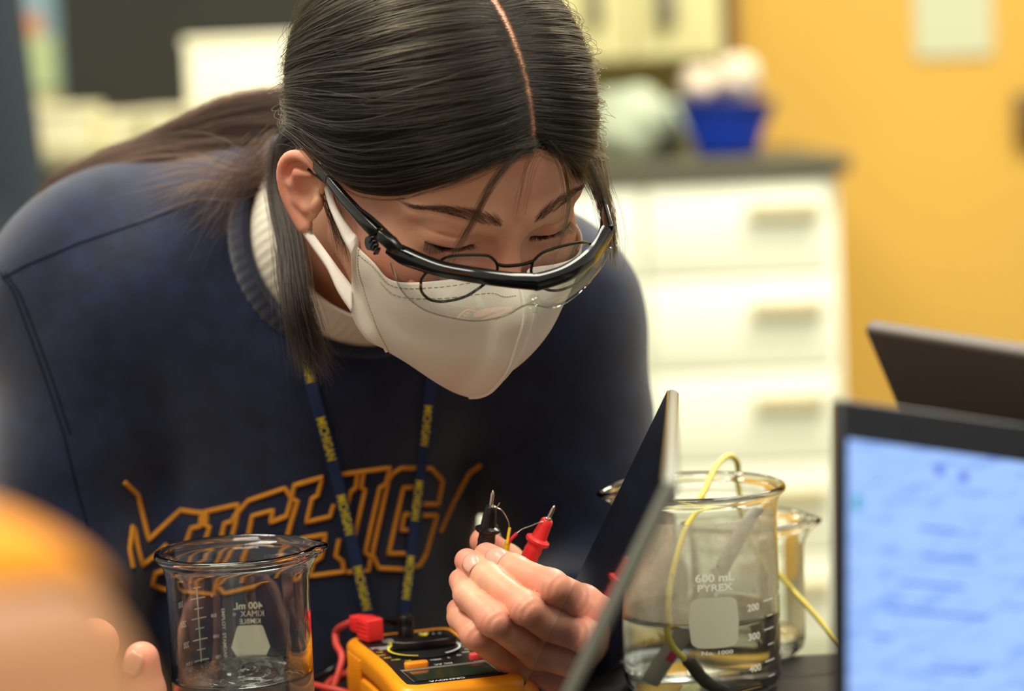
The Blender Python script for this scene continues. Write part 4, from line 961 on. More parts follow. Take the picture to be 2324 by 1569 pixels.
def outline(w0, w1, ww, L, r, n=6):      # far width, near width, waist
    pts = []
    half_ = [(w0 / 2 - r, -L / 2), ]
    side = []
    for k in range(n + 1): a = -math.pi / 2 + k / n * math.pi / 2; side.append((w0 / 2 - r + r * math.cos(a), -L / 2 + r + r * math.sin(a)))
    for k in range(1, 12):
        t = k / 12; y = -L / 2 + r + (L - 2 * r) * t; w = w0 / 2 + (w1 / 2 - w0 / 2) * t - (ww) * math.sin(math.pi * t) ** 2; side.append((w, y))
    for k in range(n + 1): a = k / n * math.pi / 2; side.append((w1 / 2 - r + r * math.cos(a), L / 2 - r + r * math.sin(a)))
    return side + [(-x, y) for x, y in reversed(side)]
MB().prism(outline(MW, MW + .004, .0018, ML, .010), 0.0, MHt * .55, MM).build('holster_base', M['orange'], mm, bevel=0.002, seg=3)
MB().prism(outline(MW - .0008, MW + .0032, .0018, ML - .0008, .010), MHt * .56, MHt, MM).build('holster', M['orange'], mm, bevel=0.0050, seg=5)
for k in range(5):
    for s in (-1, 1): MB().box(s * (MW / 2 - .0006) - .0012, s * (MW / 2 - .0006) + .0012, -ML / 2 + .014 + k * .006, -ML / 2 + .0165 + k * .006, .006, MHt - .005, MM).build('grip_rib', M['orange'], mm, bevel=0.0008)
zt = MHt + 0.0002
MB().prism(outline(MW - .012, MW - .010, .0015, ML - .016, .006), MHt - .004, zt, MM).build('face_panel', M['panel'], mm, bevel=0.0004)
def uv(u, v): return (u - .5) * (MW - .012), (v - .5) * (ML - .016)
x, y = uv(.5, .405); MDl = MM @ Matrix.Translation((x, y, zt))
MB().lathe([(1e-4, .0002), (.0200, .0002), (.0200, .0012), (.0190, .0018), (1e-4, .0018)], 48, MDl).build('dial', M['panel'], mm)
pts = [(-.0185, 0), (-.012, .0042), (0, .0062), (.012, .0055), (.0185, .0015), (.0185, -.0015), (.012, -.0055), (0, -.0062), (-.012, -.0042)]
kn = MB().prism(pts, .0018, .0070, MDl).build('dial_knob', M['black'], mm, bevel=0.0008)
b = MB(); 
for a0, a1, mtn in ((-1.2, 1.2, 'white'), (2.0, 4.0, 'gold')):
    b = MB(); rows = [[MDl @ Vector((r * math.cos(a), r * math.sin(a), .0021)) for a in np.linspace(a0, a1, 24)] for r in (.0192, .0204)]
    b.grid(rows).build('dial_arc', M['white'] if mtn == 'white' else M['lan_y'], mm)
b = MB(); b2_ = MB()
for k in range(20):
    a = k / 20 * 2 * math.pi; s = ['OFF', '500', '200', '20', '2', '200m', '200u', '2m', '20m', '10A', 'hFE', '2M', '200k', '20k', '2k', '200', 'Hz', '200m', '2', '20'][k]
    tgt = b2_ if 6 < k < 12 else b; px_, py_ = .0245 * math.cos(a), .0245 * math.sin(a)
    put_text(tgt, s, lambda x, y: MDl @ Vector((px_ - x, py_ + y, .0003)), .0021, None, 0.01)
for s, u, v, h in (('COM', .52, .20, .003), ('VΩmA', .12, .255, .003), ('10A', .86, .165, .003), ('CAT III', .74, .06, .0024), ('MAX', .27, .115, .0022), ('500V', .27, .15, .0022), ('V', .36, .635, .004), ('C E', .93, .60, .0034), ('LIGHT', .90, .715, .0024), ('DC AC', .52, .69, .0024), ('CRENOVA', .38, .975, .003)):
    x, y = uv(u, v); put_text(b, s, lambda a, c: MM @ Vector((x - a, y + c, zt + .0002)), h, None, 0.01)
tag(b.build('panel_lettering', M['white'], mm, smooth=False), kind='stuff'); tag(b2_.build('dial_lettering', M['lan_y'], mm, smooth=False), kind='stuff')
for u, v in ((.30, .20), (.70, .085)):
    x, y = uv(u, v); MB().prism([(x - .003, y - .002), (x + .003, y - .002), (x, y + .003)], zt, zt + .0003, MM).build('warning_triangle', M['lan_y'], mm)
for u, v, w, h, m_ in ((.24, .70, .013, .0062, 'orangebtn'), (.89, .665, .009, .0056, 'redbtn')):
    x, y = uv(u, v); MB().prism([(x + w / 2 * math.copysign(abs(math.cos(a)) ** .5, math.cos(a)), y + h / 2 * math.copysign(abs(math.sin(a)) ** .5, math.sin(a))) for a in np.linspace(0, 2 * math.pi, 20, endpoint=False)], zt - .001, zt + .0034, MM).build('push_button', M[m_], mm, bevel=0.0008)
x0, y0 = uv(.12, .775); x1, y1 = uv(.88, .945)
rows = [[MM @ Vector(q) for q in ((x0 - .0035, y0 - .006, zt + .0005), (x1 + .0035, y0 - .006, zt + .0005), (x1 + .0035, y1 + .002, zt + .0005), (x0 - .0035, y1 + .002, zt + .0005), (x0 - .0035, y0 - .006, zt + .0005))], [MM @ Vector(q) for q in ((x0, y0, zt - .0012), (x1, y0, zt - .0012), (x1, y1, zt - .0012), (x0, y1, zt - .0012), (x0, y0, zt - .0012))]]
MB().grid(rows).build('display_bezel', M['lcdframe'], mm, smooth=False); MB().box(x0, x1, y0, y1, zt + .0001, zt + .0004, MM).build('display', M['lcd'], mm)
x, y = uv(.82, .10); MB().lathe([(.0028, .0002), (.0042, .0006), (.0046, .0012), (.0042, .0016), (.0028, .0016)], 24, MM @ Matrix.Translation((x, y, zt)), True).build('jack_socket', M['black'], mm)

# test leads: plug, cable and probe of one colour each
def tube_px(pts, n=40): return [Vector(a) for a in spline([tuple(P(*p)) for p in pts], n)]
M['tip'] = mat('nickel_tip', srgb(205, 190, 176), 0.25, metal=1.0)
def probe(root, tip, base, m_, guard=True):
    tip = (tip[0], tip[1], tip[2] * HK); base = (base[0], base[1], base[2] * HK); T, Bp = P(*tip), P(*base); ax = (Bp - T).normalized(); z = ax; x = z.orthogonal().normalized(); y = z.cross(x); A = (Matrix((x, y, z)).transposed() * HK).to_4x4(); A.translation = T
    MB().lathe([(1e-5, 0), (.0004, .0004), (.0010, .0022), (.0010, .010)], 14, A).build('probe_tip', M['tip'], root)
    h = MB().lathe([(1e-4, .0082), (.0026, .0082), (.0031, .0090), (.0033, .012), (.0040, .0185), (.0052, .0190), (.0062, .0196), (.0063, .0208), (.0056, .0216), (.0043, .0220), (.0042, .024), (.0045, .026), (.0042, .0275), (.0045, .029), (.0042, .0305), (.0046, .033), (.0048, .060), (.0035, .075), (.0022, .078)], 28, A).build('probe_handle', m_, root, edge=0.9)
    return A
rl = empty('red_test_lead', tuple(P(842, 1430, 1.378)), 'red test lead with angled plug in the meter and red probe in the hand', 'test lead')
bl_ = empty('black_test_lead', tuple(P(912, 1430, 1.372)), 'black test lead with round plug in the meter and black probe in the hand', 'test lead')
probe(rl, (1259, 1147, 1.206), (1197, 1275, 1.212), M['redpl']); probe(bl_, (1119, 1113, 1.200), (1097, 1280, 1.207), M['black'])
# plugs stand in the jacks
x, y = uv(.12, .10); J1 = MM @ Vector((x, y, zt)); x, y = uv(.50, .085); J2 = MM @ Vector((x, y, zt))
dirp = (P(795, 1399, 1.40) - P(845, 1417, 1.378)); dirp.z = 0; dirp.normalize(); sd = Vector((-dirp.y, dirp.x, 0))
A = Matrix((dirp, sd, Vector((0, 0, 1)))).transposed().to_4x4(); A.translation = J1
MB().box(-.0058, .0080, -.0052, .0052, .0006, .0135, A).build('plug', M['redpl'], rl, bevel=0.001)
for k in range(4): MB().box(-.004, .0068, -.0056, .0056, .0032 + k * .0024, .0044 + k * .0024, A).build('plug_ridge', M['redpl'], rl, bevel=0.0003)
for k in range(4): MB().box(.0082 + k * .0029, .0103 + k * .0029, -.0044 + k * .0003, .0044 - k * .0003, .0036, .0132 - k * .0003, A).build('strain_relief', M['redpl'], rl, bevel=0.0006)
MB().box(.0075, .020, -.0030, .0030, .005, .0115, A).build('plug_neck', M['redpl'], rl, bevel=0.001)
e0 = A @ Vector((.0195, 0, .0085)); e1 = A @ Vector((.026, .001, .006))
loop = [tuple(e0), tuple(e1), tuple(P(764, 1432, 1.405)), tuple(P(763, 1462, 1.402)), tuple(P(776, 1496, 1.392))]
MB().tube([Vector(a) for a in spline(loop + [tuple(Vector((P(800, 1530, 1.38).x - .012, P(800, 1530, 1.38).y + .004, TABLE + .004)))], 40)], 0.0020, 10).build('cable', M['cablered'], rl)
tb = [Pz(790, 1528, TABLE + .002), Pz(762, 1538, TABLE + .002), Pz(742, 1556, TABLE + .002), Pz(735, 1580, TABLE + .002), Pz(760, 1640, TABLE + .002)]
MB().tube([Vector(a) for a in spline(tb, 24)], 0.0020, 10).build('cable', M['cablered'], rl)
tb = [Pz(640, 1540, TABLE + .006), Pz(700, 1553, TABLE + .006), Pz(745, 1563, TABLE + .006), Pz(800, 1580, TABLE + .004), Pz(880, 1640, TABLE + .002)]
MB().tube([Vector(a) for a in spline(tb, 24)], 0.0020, 10).build('cable', M['cablered'], rl)
B = Matrix.Translation(J2); MB().lathe([(1e-4, .0002), (.0046, .0002), (.0046, .0060), (.0044, .0063), (.0046, .0066), (.0046, .0120), (.0042, .0126), (1e-4, .0127)], 32, B).build('plug', M['black'], bl_, edge=0.6)
dq = Vector((-0.75, 0.5, 0)).normalized(); nk = [J2 + dq * t + Vector((0, 0, .0085)) for t in np.linspace(.003, .013, 26)]
MB().tube(nk, [.0030 + .0006 * (1 if (i // 3) % 2 else -1) * (i > 3) - .00004 * i for i in range(26)], 14).build('strain_relief', M['black'], bl_)
cc = [nk[-1], nk[-1] + Vector((-.012, .012, -.002)), Vector((nk[-1].x - .03, EDGE - .02, TABLE + .012)), Vector((nk[-1].x - .055, EDGE - .03, TABLE + .0025)), Vector((nk[-1].x - .09, EDGE - .05, TABLE + .0025))]
MB().tube([Vector(a) for a in spline(cc, 30)], 0.0020, 10).build('cable', M['black'], bl_)
# the stripped thermocouple end wound on both tips
M['redins'] = mat('red_insulation', srgb(206, 28, 48), 0.5); M['yelins'] = mat('yellow_insulation', srgb(228, 196, 40), 0.5)
def tube_hk(pts, n=40): return tube_px([(a, b, d * HK) for a, b, d in pts], n)
we = empty('thermocouple_wire_end', tuple(P(1150, 1250, 1.205 * HK)), 'stripped yellow and red thermocouple wires wound round both probe tips', 'wire')
MB().tube(tube_hk([(1138, 1300, 1.208), (1146, 1262, 1.205), (1153, 1228, 1.203)], 10), .0016, 8).build('outer_sheath', M['yelins'], we)
MB().tube(tube_hk([(1151, 1234, 1.202), (1154, 1214, 1.202), (1157, 1198, 1.202)], 8), .0008, 8).build('wire_insulation', M['yelins'], we)
MB().tube(tube_hk([(1154, 1232, 1.2025), (1162, 1222, 1.202), (1173, 1211, 1.202)], 8), .0009, 8).build('wire_insulation', M['redins'], we)
def coil(pc, r, turns, h, ax):
    z = ax.normalized(); x = z.orthogonal().normalized(); y = z.cross(x); return [pc + x * r * math.cos(a) + y * r * math.sin(a) + z * h * a / (turns * 6.28) for a in np.linspace(0, turns * 6.28, int(turns * 14))]
a1 = (P(1097, 1280, 1.207 * HK) - P(1119, 1113, 1.200 * HK)); a2 = (P(1197, 1275, 1.212 * HK) - P(1259, 1147, 1.206 * HK))
MB().tube(coil(P(1118, 1148, 1.2013 * HK), .0015, 2.2, .0012, a1) + tube_hk([(1124, 1152, 1.200), (1138, 1158, 1.2), (1148, 1172, 1.201), (1154, 1186, 1.202), (1156, 1199, 1.202)], 14), .00028, 6).build('bare_wire', M['steel'], we)
MB().tube(tube_hk([(1122, 1152, 1.1995), (1129, 1150, 1.1995), (1134, 1142, 1.199)], 8), .00028, 6).build('bare_wire', M['steel'], we)
MB().tube(tube_hk([(1173, 1211, 1.202), (1186, 1201, 1.203), (1205, 1194, 1.204), (1225, 1186, 1.205), (1240, 1184, 1.206)], 16) + coil(P(1244, 1180, 1.2068 * HK), .0015, 1.8, -.001, a2), .00028, 6).build('bare_wire', M['steel'], we)
# ------------------------------------------------------------------ laptops
M['scr'] = mat('dark_glass_screen', srgb(26, 28, 36), 0.03, spec=0.5, ior=1.5); M['lidgrey'] = mat('laptop_shell_grey', srgb(120, 122, 112), 0.4, metal=0.3)
M['bezel'] = mat('black_bezel', srgb(16, 18, 26), 0.35); M['dkshell'] = mat('dark_laptop_shell', srgb(88, 76, 68), 0.5); M['key'] = mat('black_key', srgb(18, 18, 20), 0.5)
def laptop(name, label, TLp, U, V, w, h, th, shell, make_screen, base_dir, deck=0.20):
    """TLp: outer top corner; U along the top edge; V down the lid; N towards the screen side"""
    U = U.normalized(); V = (V - U * V.dot(U)).normalized(); N = base_dir
    Nn = U.cross(V).normalized(); Nn = Nn if Nn.dot(base_dir) > 0 else -Nn
    A = Matrix((U, V, Nn)).transposed().to_4x4(); A.translation = TLp
    hl = TLp + V * h; r = empty(name, (hl.x, hl.y, TABLE), label, 'laptop')
    MB().box(0, w, 0, h, -th, 0, A).build('lid', shell, r, bevel=0.002)
    make_screen(r, A, w, h)
    ub = Vector((U.x, U.y, 0)).normalized(); bd = Vector((-ub.y, ub.x, 0)); bd = bd if bd.dot(base_dir) > 0 else -bd
    Bm = Matrix((ub, bd, Vector((0, 0, 1)))).transposed().to_4x4(); Bm.translation = Vector((hl.x, hl.y, TABLE))
    MB().box(0, w, -0.004, deck, 0.001, 0.015, Bm).build('keyboard_deck', shell, r, bevel=0.002)
    km = None
    for i in range(5):
        for j in range(13):
            x0 = w * .05 + j * w * .9 / 13; y0 = .018 + i * .0185
            k = MB().box(x0, x0 + w * .9 / 13 - .003, y0, y0 + .0155, .015, .0164, Bm).build('key', M['key'], r)
    return r
# laptop seen almost edge on: dark glossy screen facing the meter
A1, B1 = P(1520, 880, 1.22), P(1512, 1085, 0.92)
Ve = (P(1205, 1569, 1.165) - A1)
def scr1(r, A, w, h):
    MB().box(.0015, w - .0015, .0015, h - .004, -.0002, .0006, A).build('screen', M['scr'], r)
hV = (A1.z - TABLE - .008) / -Ve.normalized().z
laptop('laptop', 'laptop seen nearly edge-on, its dark glossy screen mirroring the hand', A1, B1 - A1, Ve, 0.302, hV, 0.006, M['lidgrey'], scr1, Vector((-1, 0, 0.4)))
# laptop with the bright screen
TL = P(1906, 902, 0.90); U = P(2324, 962, 0.945) - TL; V = P(1795, 1640, 0.865) - TL
def emis(name, c, s):
    m = bpy.data.materials.new(name); m.use_nodes = True; nt = m.node_tree; nt.nodes.clear(); o = nt.nodes.new('ShaderNodeOutputMaterial'); e = nt.nodes.new('ShaderNodeEmission'); e.inputs[0].default_value = c; e.inputs[1].default_value = s; nt.links.new(e.outputs[0], o.inputs[0]); return m
def page():
    m = emis('lit_document', srgb(150, 184, 244), 1.25); nt = m.node_tree; e = nt.nodes['Emission']; tc = nt.nodes.new('ShaderNodeTexCoord'); n = nt.nodes.new('ShaderNodeTexNoise'); mp = nt.nodes.new('ShaderNodeMapping'); mx = nt.nodes.new('ShaderNodeMix'); mx.data_type = 'RGBA'
    mp.inputs['Scale'].default_value = (14, 14, 70); n.inputs['Detail'].default_value = 5; nt.links.new(tc.outputs['Object'], mp.inputs[0]); nt.links.new(mp.outputs[0], n.inputs['Vector']); mr = nt.nodes.new('ShaderNodeMapRange'); mr.inputs[1].default_value = .48; mr.inputs[2].default_value = .75
    nt.links.new(n.outputs['Fac'], mr.inputs[0]); nt.links.new(mr.outputs[0], mx.inputs['Factor']); mx.inputs['A'].default_value = srgb(154, 188, 246); mx.inputs['B'].default_value = srgb(118, 152, 222); nt.links.new(mx.outputs['Result'], e.inputs[0]); return m
M['page'] = page(); M['teal'] = emis('teal_icon', srgb(70, 170, 176), 1.0); M['lav'] = emis('lavender_mark', srgb(112, 126, 220), 1.0); M['lineb'] = emis('screen_text_line', srgb(104, 138, 214), 1.0)
def scr2(r, A, w, h):
    MB().box(.001, w - .001, .001, h - .002, -.0003, .0006, A).build('bezel', M['bezel'], r, bevel=0.0004)
    s = MB().box(.0032, w - .006, .0155, h - .012, .0006, .0009, A).build('screen', M['page'], r)
    for x, y, a, b_, m_ in ((.006, .036, .0030, .0060, 'teal'), (.045, .021, .004, .004, 'lav'), (.057, .022, .004, .004, 'lav')): MB().box(x, x + a, y, y + b_, .0009, .0011, A).build('screen_icon', M[m_], s)
    for k in range(16):
        x = .012 + rng.random() * .03; y = .045 + k * .0105; MB().box(x, x + rng.uniform(.01, .05), y, y + .0014, .0009, .0011, A).build('screen_text_line', M['lineb'], s)
    MB().lathe([(1e-5, .0008), (.0016, .0008)], 16, A @ Matrix.Translation((.032, .008, 0))).build('webcam', M['key'], r)
laptop('laptop', 'laptop with a bright blue-white screen in the near corner', TL, U, V, 0.34, (TL.z - TABLE - .008) / -V.normalized().z, 0.006, M['bezel'], scr2, Vector((-0.3, -1, 0.3)), 0.23)
# laptop lid beyond it
T3 = P(1976, 722, 1.04); U3 = P(2324, 776, 0.99) - T3; V3 = P(2085, 965, 1.077) - T3
def scr3(r, A, w, h): MB().box(.004, w - .004, .008, h - .012, -.0002, .0004, A).build('screen', M['scr'], r)
laptop('laptop', 'dark brown-grey laptop lid seen from behind, above the bright screen', T3, U3, V3, 0.32, (T3.z - TABLE - .008) / -V3.normalized().z, 0.007, M['dkshell'], scr3, Vector((0.2, 1, 0.3)), 0.22)
# ------------------------------------------------------------------ out-of-focus person at the near edge
p2 = empty('person', (P(-500, 1100, .5).x, P(-500, 1100, .5).y, 0), 'blurred person on the near side of the bench, bare arm below an orange sleeve', 'person')
SH, EL, WR = P(-180, 1720, 0.50), P(0, 2120, 0.49), P(-350, 2500, 0.60)
TO = P(-900, 1500, 0.52)
HC = SH + Vector((-.175, -.03, .215))      # head, outside the frame
HIP = Vector((SH.x - .165, SH.y - .10, .50))
def p2_sdf(p):
    d = cap(p, tuple(SH), tuple(EL), .048, .042); d = smin(d, cap(p, tuple(EL), tuple(WR), .040, .028), .02)
    d = smin(d, cap(p, tuple(SH + Vector((-.02, -.01, 0))), tuple(SH + Vector((-.32, -.04, 0))), .045, .045), .03)
    d = smin(d, cap(p, tuple(SH + Vector((-.165, -.04, -.08))), tuple(HIP), .095, .10), .04)
    d = smin(d, cap(p, tuple(SH + Vector((-.165, -.04, 0))), tuple(HC + Vector((0, -.015, -.05))), .055, .05), .03)
    h = ell(p - np.array(HC, np.float32), (0, 0, 0), (.072, .092, .108)); h = smin(h, ell(p - np.array(HC, np.float32), (0, .04, -.06), (.05, .05, .055)), .03)
    h = smin(h, cap(p - np.array(HC, np.float32), (0, .085, .0), (0, .103, -.028), .006, .010), .012)
    for s in (-1, 1):
        h = smin(h, ell(p - np.array(HC, np.float32), (s * .076, -.01, -.01), (.008, .018, .030)), .006); h = smax(h, -sph(p - np.array(HC, np.float32), (s * .032, .098, .006), .012), .012)
    return smin(d, h, .02)
def p2s_sdf(p):
    mid = SH - (EL - SH).normalized() * .013
    d = cap(p, tuple(SH - (EL - SH).normalized() * .002), tuple(SH + (EL - SH).normalized() * .02), .052, .054); d = smax(d, (p - np.array(mid)) @ np.array((EL - SH).normalized()), .006)
    t = cap(p, tuple(SH + Vector((-.04, -.012, 0))), tuple(SH + Vector((-.33, -.04, 0))), .050, .054)
    t = smin(t, cap(p, tuple(SH + Vector((-.165, -.04, -.08))), tuple(HIP), .104, .112), .04)
    return smin(d, smax(t, -cap(p, tuple(SH + Vector((-.165, -.035, .02))), tuple(HC), .062, .07), .01), .02)
def p2t_sdf(p):
    d = cap(p, tuple(HIP + Vector((-.09, 0, -.06))), tuple(HIP + Vector((.09, 0, -.06))), .10, .10)
    for s in (-.09, .09): d = smin(d, cap(p, tuple(HIP + Vector((s, 0, -.06))), tuple(HIP + Vector((s, .36, -.02))), .08, .062), .03); d = smin(d, cap(p, tuple(HIP + Vector((s, .36, -.02))), tuple(HIP + Vector((s, .36, -.44))), .058, .05), .03)
    return d
lo, hi = bounds([SH, EL, WR, HC, HIP, SH + Vector((-.34, 0, 0))], pad=0.14); v_, q_ = mesh_sdf(p2_sdf, lo, hi, 0.006); link('body', meshnp('body', v_, q_), M['skin2'], p2)
v_, q_ = mesh_sdf(p2t_sdf, np.array(HIP) + np.array((-.3, -.2, -.5)), np.array(HIP) + np.array((.3, .5, .12)), 0.012); link('trousers', meshnp('trousers', v_, q_), mat('grey_trousers', srgb(70, 70, 74), .9), p2)
def p2h_sdf(p): return smax(ell(p - np.array(HC, np.float32), (0, -.012, .018), (.082, .098, .108)), (p - np.array(HC, np.float32)) @ np.array((0, .8, -.6), np.float32) - .032, .01)
v_, q_ = mesh_sdf(p2h_sdf, np.array(HC) - .15, np.array(HC) + .15, 0.006); link('hair', meshnp('hair', v_, q_), M['haircap'], p2)
M['orange_cloth'] = mat('orange_cotton', srgb(224, 142, 14), 0.9, noise=0.08, nscale=80); v_, q_ = mesh_sdf(p2s_sdf, lo, hi, 0.006); link('shirt', meshnp('shirt', v_, q_), M['orange_cloth'], p2)

# ------------------------------------------------------------------ the room
M['wall_o'] = mat('ochre_wall_paint', srgb(202, 160, 70), 0.85, noise=0.04, nscale=3); M['wall_c'] = mat('cream_wall_paint', srgb(206, 196, 140), 0.85, noise=0.04, nscale=3)
M['floor'] = mat('floor_vinyl', srgb(120, 116, 92), 0.6, noise=0.1, nscale=8); M['ceil'] = mat('ceiling_tile', srgb(215, 212, 200), 0.9)
M['cream'] = mat('cream_laminate', srgb(242, 244, 222), 0.5); M['counter'] = mat('grey_green_counter', srgb(84, 80, 62), 0.5, noise=0.1, nscale=30); M['handle'] = mat('beige_pull', srgb(196, 186, 148), 0.5)
YB = 5.0
def st(name, mb, m_): o = mb.build(name, m_, None, smooth=False); o['kind'] = 'structure'; return o
xo = P(1645, 200, YB).x
st('floor', MB().box(-4, 4, -1.5, YB + .1, -.05, 0), M['floor'])
st('wall_back', MB().box(-4, xo, YB, YB + .1, 0, 2.8), M['wall_c'])
st('wall_right', MB().box(xo, 4, YB - .12, YB + .1, 0, 2.8), M['wall_o'])
st('trim_1', MB().box(xo - .035, xo + .012, YB - .16, YB - .01, P(1640, 190, YB).z, 2.8), mat('brown_post', srgb(96, 66, 34), 0.6))
def face(pxa, pya, pxb, pyb, y):         # rectangle in world x, z seen between two pixels, on the plane y
    def on(px, py): a = CAM.translation; d = P(px, py, 1) - a; return a + d * ((y - a.y) / d.y)
    q, r = on(pxa, pya), on(pxb, pyb); return min(q.x, r.x), max(q.x, r.x), min(q.z, r.z), max(q.z, r.z)
# drawer unit
yf = 4.0
x0, x1, z0, z1 = face(1120, 900, 1898, 392, yf)
dc_ = empty('drawer_cabinet', ((x0 + x1) / 2, yf + .3, 0), 'cream laminate drawer cabinet against the ochre wall', 'cabinet')
MB().box(x0, x1, yf, YB - .2, .0, z1).build('cabinet_body', M['cream'], dc_, bevel=.003)
dz = 215 * yf / F
xs = [x1 - .018 - .30, x1 - .018]; zt_ = z1 - .012
for col_ in range(2):
    xa, xb = xs[0] - col_ * .31, xs[1] - col_ * .31; z = zt_; k = 0
    while z - dz > .06:
        d_ = MB().box(xa, xb, yf - .020, yf, z - dz + .006, z).build('drawer', M['cream'], dc_, bevel=.003)
        if col_ == 0:
            hx0, hx1, hz0, hz1 = face(1700, 665, 1862, 632, yf); zc = z - .035 if k else z - .03
            MB().box(hx0, hx1, yf - .038, yf - .018, zc - .028, zc).build('handle', M['handle'], d_, bevel=.004)
        z -= dz; k += 1
ct = MB().box(x0 - .02, x1 + .02, yf - .03, YB - .2, z1, z1 + .03).build('worktop', M['counter'], None, bevel=.004)
tag(ct, 'dark grey-green worktop over the cream drawers', 'worktop')
ztop = z1 + .03
# blue bowl with pale crumpled pieces
def at_y(px, py, y): a = CAM.translation; d = P(px, py, 1) - a; return a + d * ((y - a.y) / d.y)
bw = at_y(1650, 300, yf + .12); Mb = Matrix.Translation((bw.x, bw.y, ztop))
M['blue'] = mat('cobalt_plastic', srgb(6, 60, 190), 0.35)
bo = empty('bowl', (bw.x, bw.y, ztop), 'cobalt blue bowl on the grey-green worktop', 'bowl'); Rb = .086
MB().lathe([(1e-4, .0), (.045, .0), (.05, .004), (.062, .04), (Rb, .092), (Rb + .004, .094), (Rb - .004, .092), (.058, .042), (.046, .008), (1e-4, .007)], 48, Mb).build('bowl_shell', M['blue'], bo)
MB().lathe([(.047, .0), (.051, .0), (.053, .01), (.049, .01)], 48, Mb, True).build('foot_ring', mat('navy_plastic', srgb(14, 26, 70), 0.4), bo)
M['paperball'] = mat('cream_tissue', srgb(206, 188, 162), 0.9)
def lump(name, c, r, m_, label, cat, seed, sq=(1, 1, 1), group=None, amp=.12):
    g = np.random.default_rng(seed); ph = g.random((6, 4)) * 6.28; rows = []
    for i in range(17):
        t = math.pi * i / 16; row = []
        for k in range(25):
            a = 2 * math.pi * k / 24; n = np.array((math.sin(t) * math.cos(a), math.sin(t) * math.sin(a), math.cos(t))); w = 1 + amp * sum(math.sin(2.2 * (n @ ph[j, :3] / 2) + ph[j, 3]) for j in range(6)) / 2.5
            row.append(Vector(c) + Vector(n * w) * r * 1.0 * 1.0); row[-1] = Vector(c) + Vector(((row[-1].x - c[0]) * sq[0], (row[-1].y - c[1]) * sq[1], (row[-1].z - c[2]) * sq[2]))
        rows.append(row)
    o = MB().grid(rows).build(name, m_, None); return tag(o, label, cat, group)
q = at_y(1590, 192, bw.y); lump('tissue_ball', (q.x, q.y, q.z), .034, M['paperball'], 'cream crumpled tissue at the side of the blue bowl nearest the cream wall', 'tissue', 3)
q = at_y(1672, 178, bw.y); lump('tissue_ball', (q.x, q.y, q.z), .040, M['paperball'], 'pinkish cream crumpled tissue at the side of the blue bowl by the ochre wall', 'tissue', 4)
M['bag'] = mat('pale_green_film', srgb(160, 170, 144), 0.5)
q = at_y(1430, 285, yf + .15); lump('plastic_bag', (q.x, q.y, ztop + .062), .075, M['bag'], 'pale green plastic bag standing beside the blue bowl', 'bag', 5, (1.0, .8, .85))
q = at_y(1505, 300, yf + .25); lump('plastic_bag', (q.x, q.y, ztop + .05), .055, M['bag'], 'smaller grey-green plastic bag between the big bag and the bowl', 'bag', 6, (.8, .8, .95))
# wall cabinet with grey pulls, paper notice, thermostat
x0_, x1_, z0_, z1_ = face(1200, 150, 1620, -420, YB - .35)
wc = empty('wall_cabinet', ((x0_ + x1_) / 2, YB - .18, z0_), 'cream wall cabinet with grey pulls above the worktop', 'cabinet')
M['wc'] = mat('ivory_laminate', srgb(212, 204, 146), 0.6)
MB().box(x0_, x1_, YB - .35, YB, z0_, z1_).build('cabinet_body', M['wc'], wc)
for a, c in ((1205, 1425), (1432, 1616)):
    xa, xb, _, _ = face(a, 0, c, 0, YB - .35); d_ = MB().box(xa, xb, YB - .37, YB - .35, z0_ + .005, z1_ - .01).build('door', M['wc'], wc, bevel=.002)
    ha, hb, hz0, hz1 = face((1340 if a < 1300 else 1490), 55, (1362 if a < 1300 else 1530), -60, YB - .37); MB().box(ha, hb, YB - .40, YB - .37, hz0, hz1).build('handle', mat('grey_pull', srgb(112, 106, 88), .5), d_, bevel=.003)
x0_, x1_, z0_, z1_ = face(2078, 132, 2248, -120, YB - .13)
tag(MB().box(x0_, x1_, YB - .128, YB - .1205, z0_, z1_).build('paper_notice', mat('white_paper', srgb(186, 188, 156), .8), None), 'blank white paper notice on the ochre wall', 'notice')
x0_, x1_, z0_, z1_ = face(2306, 330, 2380, 210, YB - .13)
tag(MB().box(x0_, x1_, YB - .15, YB - .1205, z0_, z1_).build('wall_thermostat', mat('bronze_plastic', srgb(92, 70, 30), .5), None, bevel=.004), 'small dark wall box at the frame edge on the ochre wall', 'wall box')
# left side: dark board, poster, counter with pale boxes
x0_, x1_, z0_, z1_ = face(148, 245, 760, -300, YB - .02)
db = empty('notice_board', ((x0_ + x1_) / 2, YB, z0_), 'large black board on the back wall', 'board'); MB().box(x0_, x1_, YB - .03, YB, z0_, z1_).build('board_panel', mat('black_board', srgb(40, 40, 30), .7, noise=.15, nscale=4), db)
MB().box(x0_ - .02, x1_ + .02, YB - .05, YB, z0_ - .02, z0_).build('board_ledge', mat('dark_brown_ledge', srgb(58, 46, 30), .6), db)
x0_, x1_, z0_, z1_ = face(-60, 215, 140, -120, YB - .02)
po = empty('wall_poster', ((x0_ + x1_) / 2, YB, z0_), 'poster with pale blue, orange and green areas on the back wall', 'poster')
MB().box(x0_, x1_, YB - .006, YB, z0_, z1_).build('poster_sheet', mat('poster_blue', srgb(130, 160, 172), .7), po)
for a, b_, c, d_, col_ in ((10, 85, 90, 28, (196, 136, 96)), (30, 205, 125, 80, (176, 190, 140)), (-60, 210, 5, 60, (74, 90, 96))):
    xa, xb, za, zb = face(a, b_, c, d_, YB - .02); MB().box(xa, xb, YB - .009, YB - .006, za, zb).build('printed_area', mat('poster_ink', srgb(*col_), .7), po)
yl = 4.15
x0_, x1_, z0_, z1_ = face(-420, 900, 760, 352, yl)
